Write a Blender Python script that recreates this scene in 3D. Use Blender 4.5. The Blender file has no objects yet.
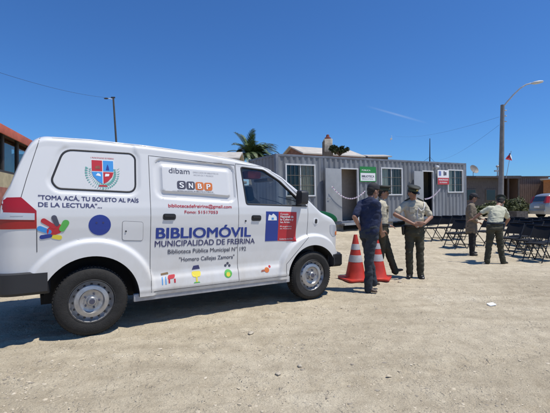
import bpy, bmesh, math, random
from mathutils import Vector, Matrix, noise
from math import sin, cos, pi, radians, sqrt
random.seed(7)
S = bpy.context.scene
COL = S.collection

# ------------------------------------------------------------------ camera, sky, sun
FPX, CU, HV, EYE = 385.0, 275.0, 205.0, 1.36      # lens in pixels of a 550 wide frame, centre column, horizon row, eye height
cd = bpy.data.cameras.new('camera'); cam = bpy.data.objects.new('camera', cd); COL.objects.link(cam)
cd.sensor_width = 36.0; cd.lens = FPX / 550 * 36.0
cd.clip_start = 0.05; cd.clip_end = 6000
cam.location = (0, 0, EYE); cam.rotation_euler = (radians(90) - math.atan(1.5 / FPX), 0, 0)
S.camera = cam
SUNV = Vector((0.40, -0.13, 1.0)).normalized()
ELEV = math.asin(SUNV.z); AZ = math.atan2(SUNV.x, SUNV.y)
w = bpy.data.worlds.new("World"); S.world = w; w.use_nodes = True
nt = w.node_tree; bg = nt.nodes['Background']
sky = nt.nodes.new('ShaderNodeTexSky'); sky.sky_type = 'NISHITA'; sky.sun_disc = False
sky.sun_elevation = ELEV; sky.sun_rotation = AZ
sky.altitude = 0; sky.air_density = 1.0; sky.dust_density = 0.4; sky.ozone_density = 3.6
tint = nt.nodes.new('ShaderNodeMix'); tint.data_type = 'RGBA'; tint.blend_type = 'MULTIPLY'; tint.inputs[0].default_value = 1
nt.links.new(sky.outputs[0], tint.inputs[6]); tint.inputs[7].default_value = (.44, .81, 1.27, 1)      # the camera's rendering of a deep clear blue
# a faint wisp of high cloud, low over the right half
def wmath(op, a, b=None):
    n_ = nt.nodes.new('ShaderNodeMath'); n_.operation = op
    for i_, q_ in enumerate((a, b)):
        if q_ is None: continue
        if isinstance(q_, (int, float)): n_.inputs[i_].default_value = q_
        else: nt.links.new(q_, n_.inputs[i_])
    return n_.outputs[0]
wtc = nt.nodes.new('ShaderNodeTexCoord')
def wdot(v):
    n_ = nt.nodes.new('ShaderNodeVectorMath'); n_.operation = 'DOT_PRODUCT'; nt.links.new(wtc.outputs['Generated'], n_.inputs[0]); n_.inputs[1].default_value = v; return n_.outputs['Value']
d0 = Vector(((366 - CU) / FPX, 1, (HV - 106) / FPX)).normalized(); d1 = Vector(((428 - CU) / FPX, 1, (HV - 123.5) / FPX)).normalized()
nrm = d0.cross(d1).normalized(); ctr = (d0 + d1).normalized(); tan_ = (d1 - d0).normalized()
acr = wmath('SUBTRACT', 1, wmath('MINIMUM', 1, wmath('DIVIDE', wmath('ABSOLUTE', wdot(nrm)), .0034)))
aln = wmath('SUBTRACT', 1, wmath('MINIMUM', 1, wmath('ABSOLUTE', wmath('DIVIDE', wdot(tan_), .078))))
fwd_ = wmath('GREATER_THAN', wdot(ctr), 0)
msk = wmath('MULTIPLY', wmath('MULTIPLY', wmath('MULTIPLY', acr, aln), fwd_), .17)
wmx = nt.nodes.new('ShaderNodeMix'); wmx.data_type = 'RGBA'; nt.links.new(msk, wmx.inputs[0]); nt.links.new(tint.outputs[2], wmx.inputs[6]); wmx.inputs[7].default_value = (7.5, 8, 8.6, 1)
nt.links.new(wmx.outputs[2], bg.inputs['Color']); bg.inputs['Strength'].default_value = 0.102
sl = bpy.data.lights.new('sun', 'SUN'); sl.energy = 4.7; sl.angle = radians(0.53); sl.color = (1.0, 0.955, 0.87)
so = bpy.data.objects.new('sun', sl); COL.objects.link(so); so.location = (20, -5, 40)
so.rotation_euler = SUNV.to_track_quat('Z', 'Y').to_euler()
S.view_settings.view_transform = 'Standard'; S.view_settings.look = 'None'
S.view_settings.exposure = 0.0; S.view_settings.gamma = 1.0; S.view_settings.use_curve_mapping = False
S.render.engine = 'CYCLES'

# ------------------------------------------------------------------ helpers
def ss(a, b, x):
    if a == b: return 1.0 if x >= a else 0.0
    x = max(0.0, min(1.0, (x - a) / (b - a))); return x * x * (3 - 2 * x)
def lerp(a, b, k): return a + (b - a) * k
def interp(tab, x):
    if x <= tab[0][0]: return tab[0][1]
    for (a, u), (b, v) in zip(tab, tab[1:]):
        if x <= b: return u + (v - u) * (x - a) / (b - a)
    return tab[-1][1]
def gz(x, y):                                  # height of the ground: flat plot that climbs gently away from the camera
    k = max(0.0, y - 9.0); z = 0.045 * (k - 1.2 * (1 - math.exp(-k / 1.2)))
    z = 1.30 * (1 - math.exp(-z / 1.30 * 1.0)) if z > 0 else 0
    z = min(z * 1.0, 1.3)
    return z
def PX(u, Y): return (u - CU) / FPX * Y
def ground_at(u, v):                           # ground point seen at a pixel of the 550 x 413 frame
    lo, hi = 1.0, 60.0
    for _ in range(50):
        m = (lo + hi) / 2
        vv = HV + FPX * (EYE - gz(0, m)) / m
        if vv > v: lo = m
        else: hi = m
    return Vector((PX(u, lo), lo, gz(0, lo)))

MATS = {}
def mat(name, col, rough=0.6, metal=0.0, var=0.0, vscale=8.0, bump=0.0, bscale=60.0, col2=None, coat=0.0, spec=0.5, aniso=None):
    if name in MATS: return MATS[name]
    m = bpy.data.materials.new(name); m.use_nodes = True; n = m.node_tree; b = n.nodes['Principled BSDF']
    b.inputs['Base Color'].default_value = (*col, 1); b.inputs['Roughness'].default_value = rough
    b.inputs['Metallic'].default_value = metal; b.inputs['Coat Weight'].default_value = coat
    b.inputs['Coat Roughness'].default_value = 0.08; b.inputs['Specular IOR Level'].default_value = spec
    tc = n.nodes.new('ShaderNodeTexCoord')
    src = tc.outputs['Object']
    if aniso:
        mp = n.nodes.new('ShaderNodeMapping'); mp.inputs['Scale'].default_value = aniso
        n.links.new(src, mp.inputs['Vector']); src = mp.outputs[0]
    if var or col2:
        t = n.nodes.new('ShaderNodeTexNoise'); t.inputs['Scale'].default_value = vscale; t.inputs['Detail'].default_value = 6
        t.inputs['Roughness'].default_value = 0.62
        n.links.new(src, t.inputs['Vector'])
        r = n.nodes.new('ShaderNodeValToRGB'); c2 = col2 or tuple(c * (1 - var) for c in col)
        c1 = col if col2 else tuple(min(1, c * (1 + var * 0.6)) for c in col)
        r.color_ramp.elements[0].position = 0.36; r.color_ramp.elements[1].position = 0.66
        r.color_ramp.elements[0].color = (*c2, 1); r.color_ramp.elements[1].color = (*c1, 1)
        n.links.new(t.outputs['Fac'], r.inputs[0]); n.links.new(r.outputs[0], b.inputs['Base Color'])
    if bump:
        t = n.nodes.new('ShaderNodeTexNoise'); t.inputs['Scale'].default_value = bscale; t.inputs['Detail'].default_value = 4
        n.links.new(src, t.inputs['Vector'])
        bp = n.nodes.new('ShaderNodeBump'); bp.inputs['Strength'].default_value = bump; bp.inputs['Distance'].default_value = 0.02
        n.links.new(t.outputs['Fac'], bp.inputs['Height']); n.links.new(bp.outputs[0], b.inputs['Normal'])
    MATS[name] = m; return m
def glass(name, tint=(0.75, 0.82, 0.82), refl=1.0):
    if name in MATS: return MATS[name]
    m = bpy.data.materials.new(name); m.use_nodes = True; n = m.node_tree; n.nodes.remove(n.nodes['Principled BSDF'])
    tr = n.nodes.new('ShaderNodeBsdfTransparent'); tr.inputs[0].default_value = (*tint, 1)
    gl = n.nodes.new('ShaderNodeBsdfGlossy'); gl.inputs['Roughness'].default_value = 0.02
    fr = n.nodes.new('ShaderNodeFresnel'); ge = n.nodes.new('ShaderNodeNewGeometry'); io = n.nodes.new('ShaderNodeMath'); io.operation = 'MULTIPLY_ADD'
    n.links.new(ge.outputs['Backfacing'], io.inputs[0]); io.inputs[1].default_value = 1 / 1.5 - 1.5; io.inputs[2].default_value = 1.5; n.links.new(io.outputs[0], fr.inputs[0])
    mx = n.nodes.new('ShaderNodeMixShader')
    n.links.new(fr.outputs[0], mx.inputs[0]); n.links.new(tr.outputs[0], mx.inputs[1]); n.links.new(gl.outputs[0], mx.inputs[2])
    n.links.new(mx.outputs[0], n.nodes['Material Output'].inputs['Surface'])
    MATS[name] = m; return m

def set_sharp(me, ang=35):
    me.polygons.foreach_set('use_smooth', [True] * len(me.polygons))
    bm = bmesh.new(); bm.from_mesh(me); a = radians(ang)
    for e in bm.edges:
        e.smooth = not (len(e.link_faces) != 2 or e.calc_face_angle(0) > a)
    bm.to_mesh(me); bm.free()
def link(name, me, parent=None, smooth=None):
    o = bpy.data.objects.new(name, me); COL.objects.link(o)
    if parent is not None: o.parent = parent
    if smooth: set_sharp(me, smooth)
    return o
def tag(o, label, cat, group=None):
    o['label'] = label; o['category'] = cat
    if group: o['group'] = group
    return o
def struct(o, kind='structure'): o['kind'] = kind; return o
def empty(name, loc=(0, 0, 0), rz=0.0, label=None, cat=None, group=None):
    o = bpy.data.objects.new(name, None); COL.objects.link(o); o.location = loc; o.rotation_euler = (0, 0, rz)
    o.empty_display_size = 0.2
    if label: tag(o, label, cat, group)
    return o
def copy_tree(o, parent=None):
    c = o.copy(); COL.objects.link(c); c.parent = parent
    for ch in list(o.children): copy_tree(ch, c)
    return c

class MB:
    def __init__(s): s.v = []; s.f = []; s.m = []; s.M = Matrix.Identity(4); s.mi = 0
    def add(s, vs, fs):
        k = len(s.v); s.v += [tuple(s.M @ Vector(v)) for v in vs]; s.f += [[i + k for i in f] for f in fs]; s.m += [s.mi] * len(fs); return s
    def box(s, a, b):
        x0, y0, z0 = a; x1, y1, z1 = b
        v = [(x0, y0, z0), (x1, y0, z0), (x1, y1, z0), (x0, y1, z0), (x0, y0, z1), (x1, y0, z1), (x1, y1, z1), (x0, y1, z1)]
        return s.add(v, [(0, 3, 2, 1), (4, 5, 6, 7), (0, 1, 5, 4), (1, 2, 6, 5), (2, 3, 7, 6), (3, 0, 4, 7)])
    def tube(s, pts, r, n=8, cap=True, closed=False):
        P = [Vector(p) for p in pts]; R = r if isinstance(r, (list, tuple)) else [r] * len(P)
        V = []; F = []; up = None; N = len(P)
        for i, p in enumerate(P):
            if closed: d = (P[(i + 1) % N] - P[i - 1])
            else: d = P[min(i + 1, N - 1)] - P[max(i - 1, 0)]
            d.normalize()
            if up is None:
                up = Vector((0, 0, 1)) if abs(d.z) < 0.9 else Vector((0, 1, 0))
            a = d.cross(up); a.normalize(); b = a.cross(d); b.normalize(); up = b
            for k in range(n):
                t = 2 * pi * k / n; V.append(p + (a * cos(t) + b * sin(t)) * R[i])
        rng = N if closed else N - 1
        for i in range(rng):
            j = (i + 1) % N
            for k in range(n):
                l = (k + 1) % n; F.append((i * n + k, i * n + l, j * n + l, j * n + k))
        if cap and not closed: F.append(tuple(range(n))[::-1]); F.append(tuple((N - 1) * n + k for k in range(n)))
        return s.add(V, F)
    def lathe(s, prof, n=24, axis='z'):
        V = []; F = []
        for (r, h) in prof:
            for k in range(n):
                a = 2 * pi * k / n
                if axis == 'z': V.append((r * cos(a), r * sin(a), h))
                elif axis == 'y': V.append((r * cos(a), h, r * sin(a)))
        for i in range(len(prof) - 1):
            for k in range(n):
                l = (k + 1) % n
                q = (i * n + k, i * n + l, (i + 1) * n + l, (i + 1) * n + k)
                F.append(q if axis == 'z' else q[::-1])
        F.append(tuple(range(n))[::-1] if axis == 'z' else tuple(range(n)))
        e = tuple((len(prof) - 1) * n + k for k in range(n)); F.append(e if axis == 'z' else e[::-1])
        return s.add(V, F)
    def prism(s, poly, d0, d1, plane='xz'):     # polygon extruded along the third axis
        n = len(poly)
        def q(p, d): return (p[0], d, p[1]) if plane == 'xz' else ((p[0], p[1], d) if plane == 'xy' else (d, p[0], p[1]))
        V = [q(p, d0) for p in poly] + [q(p, d1) for p in poly]
        F = [tuple(range(n)), tuple(range(n, 2 * n))[::-1]] + [(i, i + n, (i + 1) % n + n, (i + 1) % n) for i in range(n)]
        return s.add(V, F)
    def quad(s, a, b, c, d): return s.add([a, b, c, d], [(0, 1, 2, 3)])
    def sphere(s, c, r, n=12, m=8):
        rx, ry, rz = r if isinstance(r, (tuple, list)) else (r, r, r); V = []; F = []
        for i in range(m + 1):
            t = pi * i / m
            for k in range(n):
                a = 2 * pi * k / n; V.append((c[0] + rx * sin(t) * cos(a), c[1] + ry * sin(t) * sin(a), c[2] + rz * cos(t)))
        for i in range(m):
            for k in range(n):
                l = (k + 1) % n; F.append((i * n + k, (i + 1) * n + k, (i + 1) * n + l, i * n + l))
        return s.add(V, F)
    def mesh(s, name, mats):
        me = bpy.data.meshes.new(name); me.from_pydata(s.v, [], s.f)
        for m in (mats if isinstance(mats, (list, tuple)) else [mats]): me.materials.append(m)
        me.polygons.foreach_set('material_index', s.m); me.update(); return me
    def build(s, name, mats, parent=None, smooth=None, fix=True, bevel=0):
        me = s.mesh(name, mats)
        if fix:
            bm = bmesh.new(); bm.from_mesh(me); bmesh.ops.remove_doubles(bm, verts=bm.verts, dist=1e-5)
            bmesh.ops.recalc_face_normals(bm, faces=bm.faces)
            if bevel:
                es = [e for e in bm.edges if len(e.link_faces) == 2 and e.calc_face_angle(0) > 0.6]
                bmesh.ops.bevel(bm, geom=es, offset=bevel, segments=2, affect='EDGES', profile=0.6)
            bm.to_mesh(me); bm.free()
        return link(name, me, parent, smooth or (35 if bevel else None))
def boxm(name, a, b, m, parent=None, bevel=0): return MB().box(a, b).build(name, m, parent, bevel=bevel)
def bake(o):                                   # apply the modifiers of o
    dg = bpy.context.evaluated_depsgraph_get(); dg.update()
    me = bpy.data.meshes.new_from_object(o.evaluated_get(dg)); o.modifiers.clear(); o.data = me; return me
def rounded(poly, r, n=6):
    out = []; N = len(poly)
    for i in range(N):
        p0, p, p1 = Vector(poly[i - 1]), Vector(poly[i]), Vector(poly[(i + 1) % N])
        a = (p0 - p); b = (p1 - p); rr = min(r, a.length * .45, b.length * .45)
        a = p + a.normalized() * rr; b = p + b.normalized() * rr
        for k in range(n + 1):
            t = k / n; out.append(tuple(a * (1 - t) ** 2 + p * 2 * t * (1 - t) + b * t * t))
    return out
def inside(p, poly):
    x, y = p; c = False; n = len(poly)
    for i in range(n):
        x0, y0 = poly[i]; x1, y1 = poly[i - 1]
        if (y0 > y) != (y1 > y) and x < (x1 - x0) * (y - y0) / (y1 - y0) + x0: c = not c
    return c
def pdist(p, poly):                            # signed distance, negative inside
    d = 1e9; P = Vector(p)
    for i in range(len(poly)):
        a = Vector(poly[i]); b = Vector(poly[i - 1]); ab = b - a
        k = max(0, min(1, (P - a).dot(ab) / max(1e-9, ab.length_squared))); d = min(d, (P - a - ab * k).length)
    return -d if inside(p, poly) else d
def text_mesh(s, size, bold=0.0, align='LEFT', width=None):
    c = bpy.data.curves.new('text', 'FONT'); c.body = s; c.size = size; c.align_x = align
    o = bpy.data.objects.new('text', c); COL.objects.link(o)
    dg = bpy.context.evaluated_depsgraph_get(); me = bpy.data.meshes.new_from_object(o.evaluated_get(dg))
    bpy.data.objects.remove(o); V = [v.co.copy() for v in me.vertices]; F = [tuple(p.vertices) for p in me.polygons]
    if width and V:
        x0 = min(v.x for v in V); x1 = max(v.x for v in V); k = width / (x1 - x0)
        for v in V: v.x = (v.x - x0) * k
    return V, F

# ------------------------------------------------------------------ materials
M_paint = mat('white_van_paint', (0.66, 0.66, 0.655), 0.38, coat=0.45)
def dusty(m):
    # road dust: thickest along the sills and behind the wheels, broken up by noise; a stain on the paint itself
    n = m.node_tree; b = n.nodes['Principled BSDF']; L = n.links.new; tc = n.nodes.new('ShaderNodeTexCoord'); sp = n.nodes.new('ShaderNodeSeparateXYZ'); L(tc.outputs['Object'], sp.inputs[0])
    mr = n.nodes.new('ShaderNodeMapRange'); mr.inputs['From Min'].default_value = .95; mr.inputs['From Max'].default_value = .32; L(sp.outputs['Z'], mr.inputs['Value'])
    t = n.nodes.new('ShaderNodeTexNoise'); t.inputs['Scale'].default_value = 5; t.inputs['Detail'].default_value = 9; t.inputs['Roughness'].default_value = .7; mp = n.nodes.new('ShaderNodeMapping'); mp.inputs['Scale'].default_value = (1, 1, .5); L(tc.outputs['Object'], mp.inputs[0]); L(mp.outputs[0], t.inputs['Vector'])
    r = n.nodes.new('ShaderNodeMapRange'); r.inputs['From Min'].default_value = .35; r.inputs['From Max'].default_value = .75; r.inputs['To Min'].default_value = .15; L(t.outputs['Fac'], r.inputs['Value'])
    a = n.nodes.new('ShaderNodeMath'); a.operation = 'MULTIPLY_ADD'; L(mr.outputs[0], a.inputs[0]); a.inputs[1].default_value = .62; a.inputs[2].default_value = .05
    f = n.nodes.new('ShaderNodeMath'); f.operation = 'MULTIPLY'; L(a.outputs[0], f.inputs[0]); L(r.outputs[0], f.inputs[1])
    x = n.nodes.new('ShaderNodeMix'); x.data_type = 'RGBA'; L(f.outputs[0], x.inputs[0]); x.inputs[6].default_value = b.inputs['Base Color'].default_value; x.inputs[7].default_value = (.42, .36, .27, 1); L(x.outputs[2], b.inputs['Base Color'])
    q = n.nodes.new('ShaderNodeMath'); q.operation = 'MULTIPLY_ADD'; L(f.outputs[0], q.inputs[0]); q.inputs[1].default_value = .6; q.inputs[2].default_value = .36; L(q.outputs[0], b.inputs['Roughness'])
dusty(M_paint)
M_black = mat('black_plastic', (0.022, 0.022, 0.024), 0.5, bump=0.15, bscale=300)
M_rubber = mat('tyre_rubber', (0.018, 0.017, 0.016), 0.85, var=0.3, vscale=20, bump=0.3, bscale=120)
M_dark = mat('dark_void', (0.012, 0.012, 0.013), 0.9)
M_gap = mat('panel_gap', (0.06, 0.06, 0.065), 0.8)
M_steel = mat('wheel_steel', (0.42, 0.42, 0.43), 0.38, 0.75, var=0.2, vscale=12)
M_blue = mat('decal_blue', (0.02, 0.045, 0.26), 0.45)
M_navy = mat('decal_navy', (0.045, 0.045, 0.13), 0.45)
M_grey = mat('decal_grey', (0.07, 0.07, 0.10), 0.5)
M_lgrey = mat('decal_light_grey', (0.42, 0.42, 0.45), 0.5)
M_red = mat('decal_red', (0.48, 0.025, 0.035), 0.45)
M_orange = mat('decal_orange', (0.62, 0.17, 0.04), 0.45)
M_white = mat('decal_white', (0.8, 0.8, 0.8), 0.5)
M_green = mat('decal_green', (0.10, 0.42, 0.08), 0.5)
M_yellow = mat('decal_yellow', (0.75, 0.62, 0.06), 0.5)
M_sky = mat('decal_sky_blue', (0.05, 0.28, 0.65), 0.5)
M_teal = mat('decal_teal', (0.12, 0.38, 0.33), 0.5)
M_redlens = mat('red_lamp_lens', (0.34, 0.008, 0.010), 0.3, coat=0.25)
M_clear = mat('clear_lamp_lens', (0.48, 0.50, 0.54), 0.12, coat=0.8)
M_glass = glass('window_glass', (0.95, 0.97, 0.965))
M_shirtnavy = mat('navy_cotton', (0.012, 0.020, 0.058), 0.9, var=0.3, vscale=9, bump=0.3, bscale=40)
M_jeans = mat('blue_denim', (0.026, 0.034, 0.046), 0.9, var=0.35, vscale=7, bump=0.3, bscale=60)
M_khaki = mat('khaki_uniform_shirt', (0.47, 0.43, 0.33), 0.85, var=0.12, vscale=9, bump=0.2, bscale=40)
M_paleshirt = mat('pale_uniform_shirt', (0.53, 0.52, 0.39), 0.85, var=0.12, vscale=9, bump=0.2, bscale=40)
M_olive = mat('olive_uniform_trousers', (0.045, 0.043, 0.026), 0.85, var=0.3, vscale=8, bump=0.2, bscale=40)
M_cap = mat('dark_green_cap', (0.016, 0.020, 0.014), 0.7, var=0.2)
M_capn = mat('charcoal_cap', (0.02, 0.02, 0.024), 0.8, var=0.2)
M_shoe = mat('black_leather', (0.015, 0.014, 0.013), 0.35)
M_shoeb = mat('brown_leather', (0.07, 0.045, 0.03), 0.6, var=0.3)
M_skin = mat('tanned_skin', (0.30, 0.155, 0.10), 0.55, var=0.12, vscale=14)
M_lip = mat('lips', (0.24, 0.08, 0.065), 0.5)
M_eye = mat('eyes', (0.02, 0.015, 0.012), 0.3)
M_hair = mat('dark_hair', (0.012, 0.010, 0.009), 0.7, bump=0.5, bscale=200)
M_brownj = mat('brown_jacket', (0.17, 0.135, 0.095), 0.85, var=0.25, vscale=8, bump=0.3, bscale=40)
M_blackt = mat('black_cloth', (0.014, 0.014, 0.016), 0.9, var=0.2)
M_leaf = mat('bush_leaf', (0.15, 0.165, 0.06), 0.6, var=0.35, vscale=2.5)
M_leafd = mat('dark_leaf', (0.05, 0.07, 0.026), 0.6, var=0.4, vscale=2)
M_palm = mat('palm_leaf', (0.09, 0.14, 0.04), 0.5, var=0.4, vscale=1.5)
M_bark = mat('bark', (0.12, 0.085, 0.06), 0.95, var=0.4, bump=0.6, bscale=12)
M_cont = mat('grey_container_paint', (0.225, 0.242, 0.265), 0.55, col2=(0.165, 0.170, 0.178), vscale=2.4, bump=0.08, aniso=(1, 1, .25))
M_contd = mat('container_frame_paint', (0.15, 0.165, 0.195), 0.55, var=0.25, vscale=3)
M_wframe = mat('white_window_frame', (0.62, 0.63, 0.64), 0.5, var=0.08)
M_bar = mat('window_bars', (0.16, 0.13, 0.10), 0.6, var=0.2)
M_inner = mat('dim_room_wall', (0.42, 0.36, 0.31), 0.9, var=0.1)
M_leafdoor = mat('grey_door_paint', (0.29, 0.30, 0.31), 0.5, var=0.08, vscale=3)
M_concrete = mat('weathered_concrete', (0.27, 0.25, 0.225), 0.9, var=0.3, vscale=4, bump=0.4)
M_galv = mat('galvanised_steel', (0.45, 0.46, 0.47), 0.45, 0.6, var=0.2)
M_cream = mat('cream_render', (0.42, 0.36, 0.22), 0.85, var=0.18, vscale=3, bump=0.2)
M_brick = mat('red_plinth_paint', (0.33, 0.12, 0.085), 0.85, var=0.25, vscale=5)
M_fascia = mat('terracotta_fascia', (0.50, 0.115, 0.055), 0.6, var=0.2, vscale=4)
M_wood = mat('brown_boards', (0.27, 0.18, 0.135), 0.85, col2=(0.17, 0.11, 0.08), vscale=5, bump=0.4, aniso=(6, 6, .5))
M_woodg = mat('grey_boards', (0.17, 0.145, 0.125), 0.9, col2=(0.09, 0.075, 0.065), vscale=5, bump=0.4, aniso=(6, 6, .5))
M_orangew = mat('orange_wall', (0.42, 0.17, 0.06), 0.85, var=0.2)
M_roofp = mat('pale_roof_sheet', (0.50, 0.46, 0.40), 0.6, var=0.15, vscale=2)
M_silver = mat('silver_car_paint', (0.33, 0.33, 0.33), 0.3, 0.3, coat=0.6, var=0.1, vscale=3)
M_rock = mat('pale_rock', (0.46, 0.40, 0.31), 0.95, var=0.3, bump=0.8, bscale=12)
M_conem = mat('cone_orange', (0.47, 0.034, 0.018), 0.5, var=0.18, vscale=6)
M_conew = mat('cone_band', (0.40, 0.40, 0.41), 0.6, var=0.2)
M_chair = mat('chair_black', (0.010, 0.010, 0.011), 0.6, spec=.3)
M_chairm = mat('chair_steel_black', (0.02, 0.02, 0.022), 0.35, 0.3)
M_greenp = mat('green_plastic', (0.008, 0.13, 0.045), 0.4, var=0.15)
M_wire = mat('cable', (0.03, 0.03, 0.035), 0.7)

# ------------------------------------------------------------------ ground
def ground_mat():
    m = bpy.data.materials.new('dusty_earth'); m.use_nodes = True; n = m.node_tree; b = n.nodes['Principled BSDF']
    L = n.links.new; tc = n.nodes.new('ShaderNodeTexCoord')
    def nz(scale, det=8, rough=.65, vec=None, aniso=None, rot=0):
        t = n.nodes.new('ShaderNodeTexNoise'); t.inputs['Scale'].default_value = scale; t.inputs['Detail'].default_value = det
        t.inputs['Roughness'].default_value = rough
        v = tc.outputs['Object']
        if aniso:
            mp = n.nodes.new('ShaderNodeMapping'); mp.inputs['Scale'].default_value = aniso; mp.inputs['Rotation'].default_value = (0, 0, rot)
            L(v, mp.inputs['Vector']); v = mp.outputs[0]
        L(v, t.inputs['Vector']); return t
    def ramp(src, stops):
        r = n.nodes.new('ShaderNodeValToRGB')
        while len(r.color_ramp.elements) < len(stops): r.color_ramp.elements.new(.5)
        for e, (p, c) in zip(r.color_ramp.elements, stops): e.position = p; e.color = (*c, 1)
        L(src, r.inputs[0]); return r
    def mix(mode, fac, a, bb):
        x = n.nodes.new('ShaderNodeMix'); x.data_type = 'RGBA'; x.blend_type = mode
        if isinstance(fac, float): x.inputs[0].default_value = fac
        else: L(fac, x.inputs[0])
        L(a, x.inputs[6]); L(bb, x.inputs[7]); return x.outputs[2]
    big = nz(0.55, 6); c0 = ramp(big.outputs[0], [(.3, (.465,.398,.285)), (.55, (.590,.515,.380)), (.75, (.64,.57,.44))])
    med = nz(5, 8, .7); c1 = ramp(med.outputs[0], [(.3, (.80, .78, .76)), (.6, (1.04, 1.04, 1.04)), (.8, (1.14, 1.13, 1.12))])
    col = mix('MULTIPLY', 1.0, c0.outputs[0], c1.outputs[0])
    trk = nz(1.2, 5, .6, aniso=(0.35, 3.2, 1), rot=radians(-24)); c2 = ramp(trk.outputs[0], [(.35, (.86, .85, .84)), (.6, (1.03, 1.03, 1.03))])
    col = mix('MULTIPLY', .8, col, c2.outputs[0])
    fine = nz(90, 4, .7); c3 = ramp(fine.outputs[0], [(.32, (.66, .64, .62)), (.5, (1, 1, 1)), (.72, (1.22, 1.2, 1.18))])
    col = mix('MULTIPLY', .8, col, c3.outputs[0])
    vo = n.nodes.new('ShaderNodeTexVoronoi'); vo.inputs['Scale'].default_value = 38; vo.inputs['Randomness'].default_value = 1
    L(tc.outputs['Object'], vo.inputs['Vector'])
    pm = ramp(vo.outputs['Distance'], [(.10, (1, 1, 1)), (.22, (0, 0, 0))])
    sel = ramp(nz(9, 3).outputs[0], [(.50, (0, 0, 0)), (.60, (1, 1, 1))])
    pf = n.nodes.new('ShaderNodeMath'); pf.operation = 'MULTIPLY'; L(pm.outputs[0], pf.inputs[0]); L(sel.outputs[0], pf.inputs[1])
    pc = ramp(vo.outputs['Color'], [(.2, (.15, .135, .115)), (.5, (.34, .31, .27)), (.8, (.52, .48, .42))])
    col = mix('MIX', pf.outputs[0], col, pc.outputs[0])
    L(col, b.inputs['Base Color']); b.inputs['Roughness'].default_value = .95; b.inputs['Specular IOR Level'].default_value = .15
    vc = n.nodes.new('ShaderNodeTexVoronoi'); vc.inputs['Scale'].default_value = 17; vc.distance = 'EUCLIDEAN'
    wn = nz(6, 4); wv = n.nodes.new('ShaderNodeVectorMath'); wv.operation = 'MULTIPLY_ADD'; L(wn.outputs['Color'], wv.inputs[0]); wv.inputs[1].default_value = (.25, .25, .25); L(tc.outputs['Object'], wv.inputs[2]); L(wv.outputs[0], vc.inputs['Vector'])
    cl_ = ramp(vc.outputs['Distance'], [(.05, (1, 1, 1)), (.42, (0, 0, 0))]); cs_ = ramp(nz(2.2, 5).outputs[0], [(.48, (0, 0, 0)), (.62, (1, 1, 1))])
    cm = n.nodes.new('ShaderNodeMath'); cm.operation = 'MULTIPLY'; L(cl_.outputs[0], cm.inputs[0]); L(cs_.outputs[0], cm.inputs[1])
    h1 = nz(7, 8, .72); h2 = nz(45, 5, .7)
    ad = n.nodes.new('ShaderNodeMath'); ad.operation = 'MULTIPLY_ADD'; L(h2.outputs[0], ad.inputs[0]); ad.inputs[1].default_value = .35; L(h1.outputs[0], ad.inputs[2])
    ad2 = n.nodes.new('ShaderNodeMath'); ad2.operation = 'MULTIPLY_ADD'; L(trk.outputs[0], ad2.inputs[0]); ad2.inputs[1].default_value = .9; L(ad.outputs[0], ad2.inputs[2])
    ad3 = n.nodes.new('ShaderNodeMath'); ad3.operation = 'MULTIPLY_ADD'; L(pf.outputs[0], ad3.inputs[0]); ad3.inputs[1].default_value = .25; L(ad2.outputs[0], ad3.inputs[2])
    ad4 = n.nodes.new('ShaderNodeMath'); ad4.operation = 'MULTIPLY_ADD'; L(cm.outputs[0], ad4.inputs[0]); ad4.inputs[1].default_value = .45; L(ad3.outputs[0], ad4.inputs[2]); ad3 = ad4
    bp = n.nodes.new('ShaderNodeBump'); bp.inputs['Strength'].default_value = .9; bp.inputs['Distance'].default_value = .05
    L(ad3.outputs[0], bp.inputs['Height']); L(bp.outputs[0], b.inputs['Normal'])
    return m
M_ground = ground_mat()
def axis_samples(lims):
    out = []
    for a, b, st in lims:
        k = max(1, int(round((b - a) / st))); out += [a + (b - a) * i / k for i in range(k)]
    out.append(lims[-1][1]); return out
def rough_h(x, y):
    a = ss(30, 12, y)
    u = x * .91 + y * .41; v = -x * .41 + y * .91
    h = .018 * noise.noise(Vector((x * .7, y * .7, 0))) + .010 * noise.noise(Vector((x * 2.3, y * 2.3, 3)))
    h += .015 * noise.noise(Vector((u * .45, v * 3.4, 5))) + .010 * noise.noise(Vector((x * 7, y * 7, 9)))
    h += .006 * noise.noise(Vector((x * 19, y * 19, 2)))
    for (c0, wv_) in ((-2.15, .5), (-.75, .5), (.55, .7), (1.95, .7)):           # old tyre tracks
        vv = -x * .30 + y * .954 + .10 * sin(x * .8 + c0) - 3.1 + c0 * .62
        d = abs(vv)
        if d < .22:
            k = ss(.11, .07, d); h += wv_ * (-.016 * k + .012 * ss(.20, .14, d) * ss(.09, .13, d))
            h += .005 * k * (1 if sin((x * .954 + y * .30) * 42 + 3 * abs(vv) / .1) > 0 else -1) * (noise.noise(Vector((x * .8, y * .8, 7))) > -.1)
    return h * a - .012 * a
gx = axis_samples([(-1500, -200, 300), (-200, -30, 20), (-30, -8, 1), (-8, -3.5, .15), (-3.5, 4.5, .035), (4.5, 10, .12), (10, 40, 1), (40, 200, 20), (200, 1500, 300)])
gy = axis_samples([(-300, -20, 40), (-20, -1, 1), (-1, 2, .2), (2, 7, .035), (7, 13, .08), (13, 60, .6), (60, 200, 20), (200, 3000, 300)])
g = MB(); g.v = [(x, y, gz(x, y) + (rough_h(x, y) if abs(x) < 25 and 0 < y < 30 else -.012 * ss(30, 12, abs(y)))) for y in gy for x in gx]
nx = len(gx); g.f = [(j * nx + i, j * nx + i + 1, (j + 1) * nx + i + 1, (j + 1) * nx + i) for j in range(len(gy) - 1) for i in range(nx - 1)]
g.m = [0] * len(g.f)
gr = g.build('ground', M_ground, smooth=60, fix=False); struct(gr)

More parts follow.
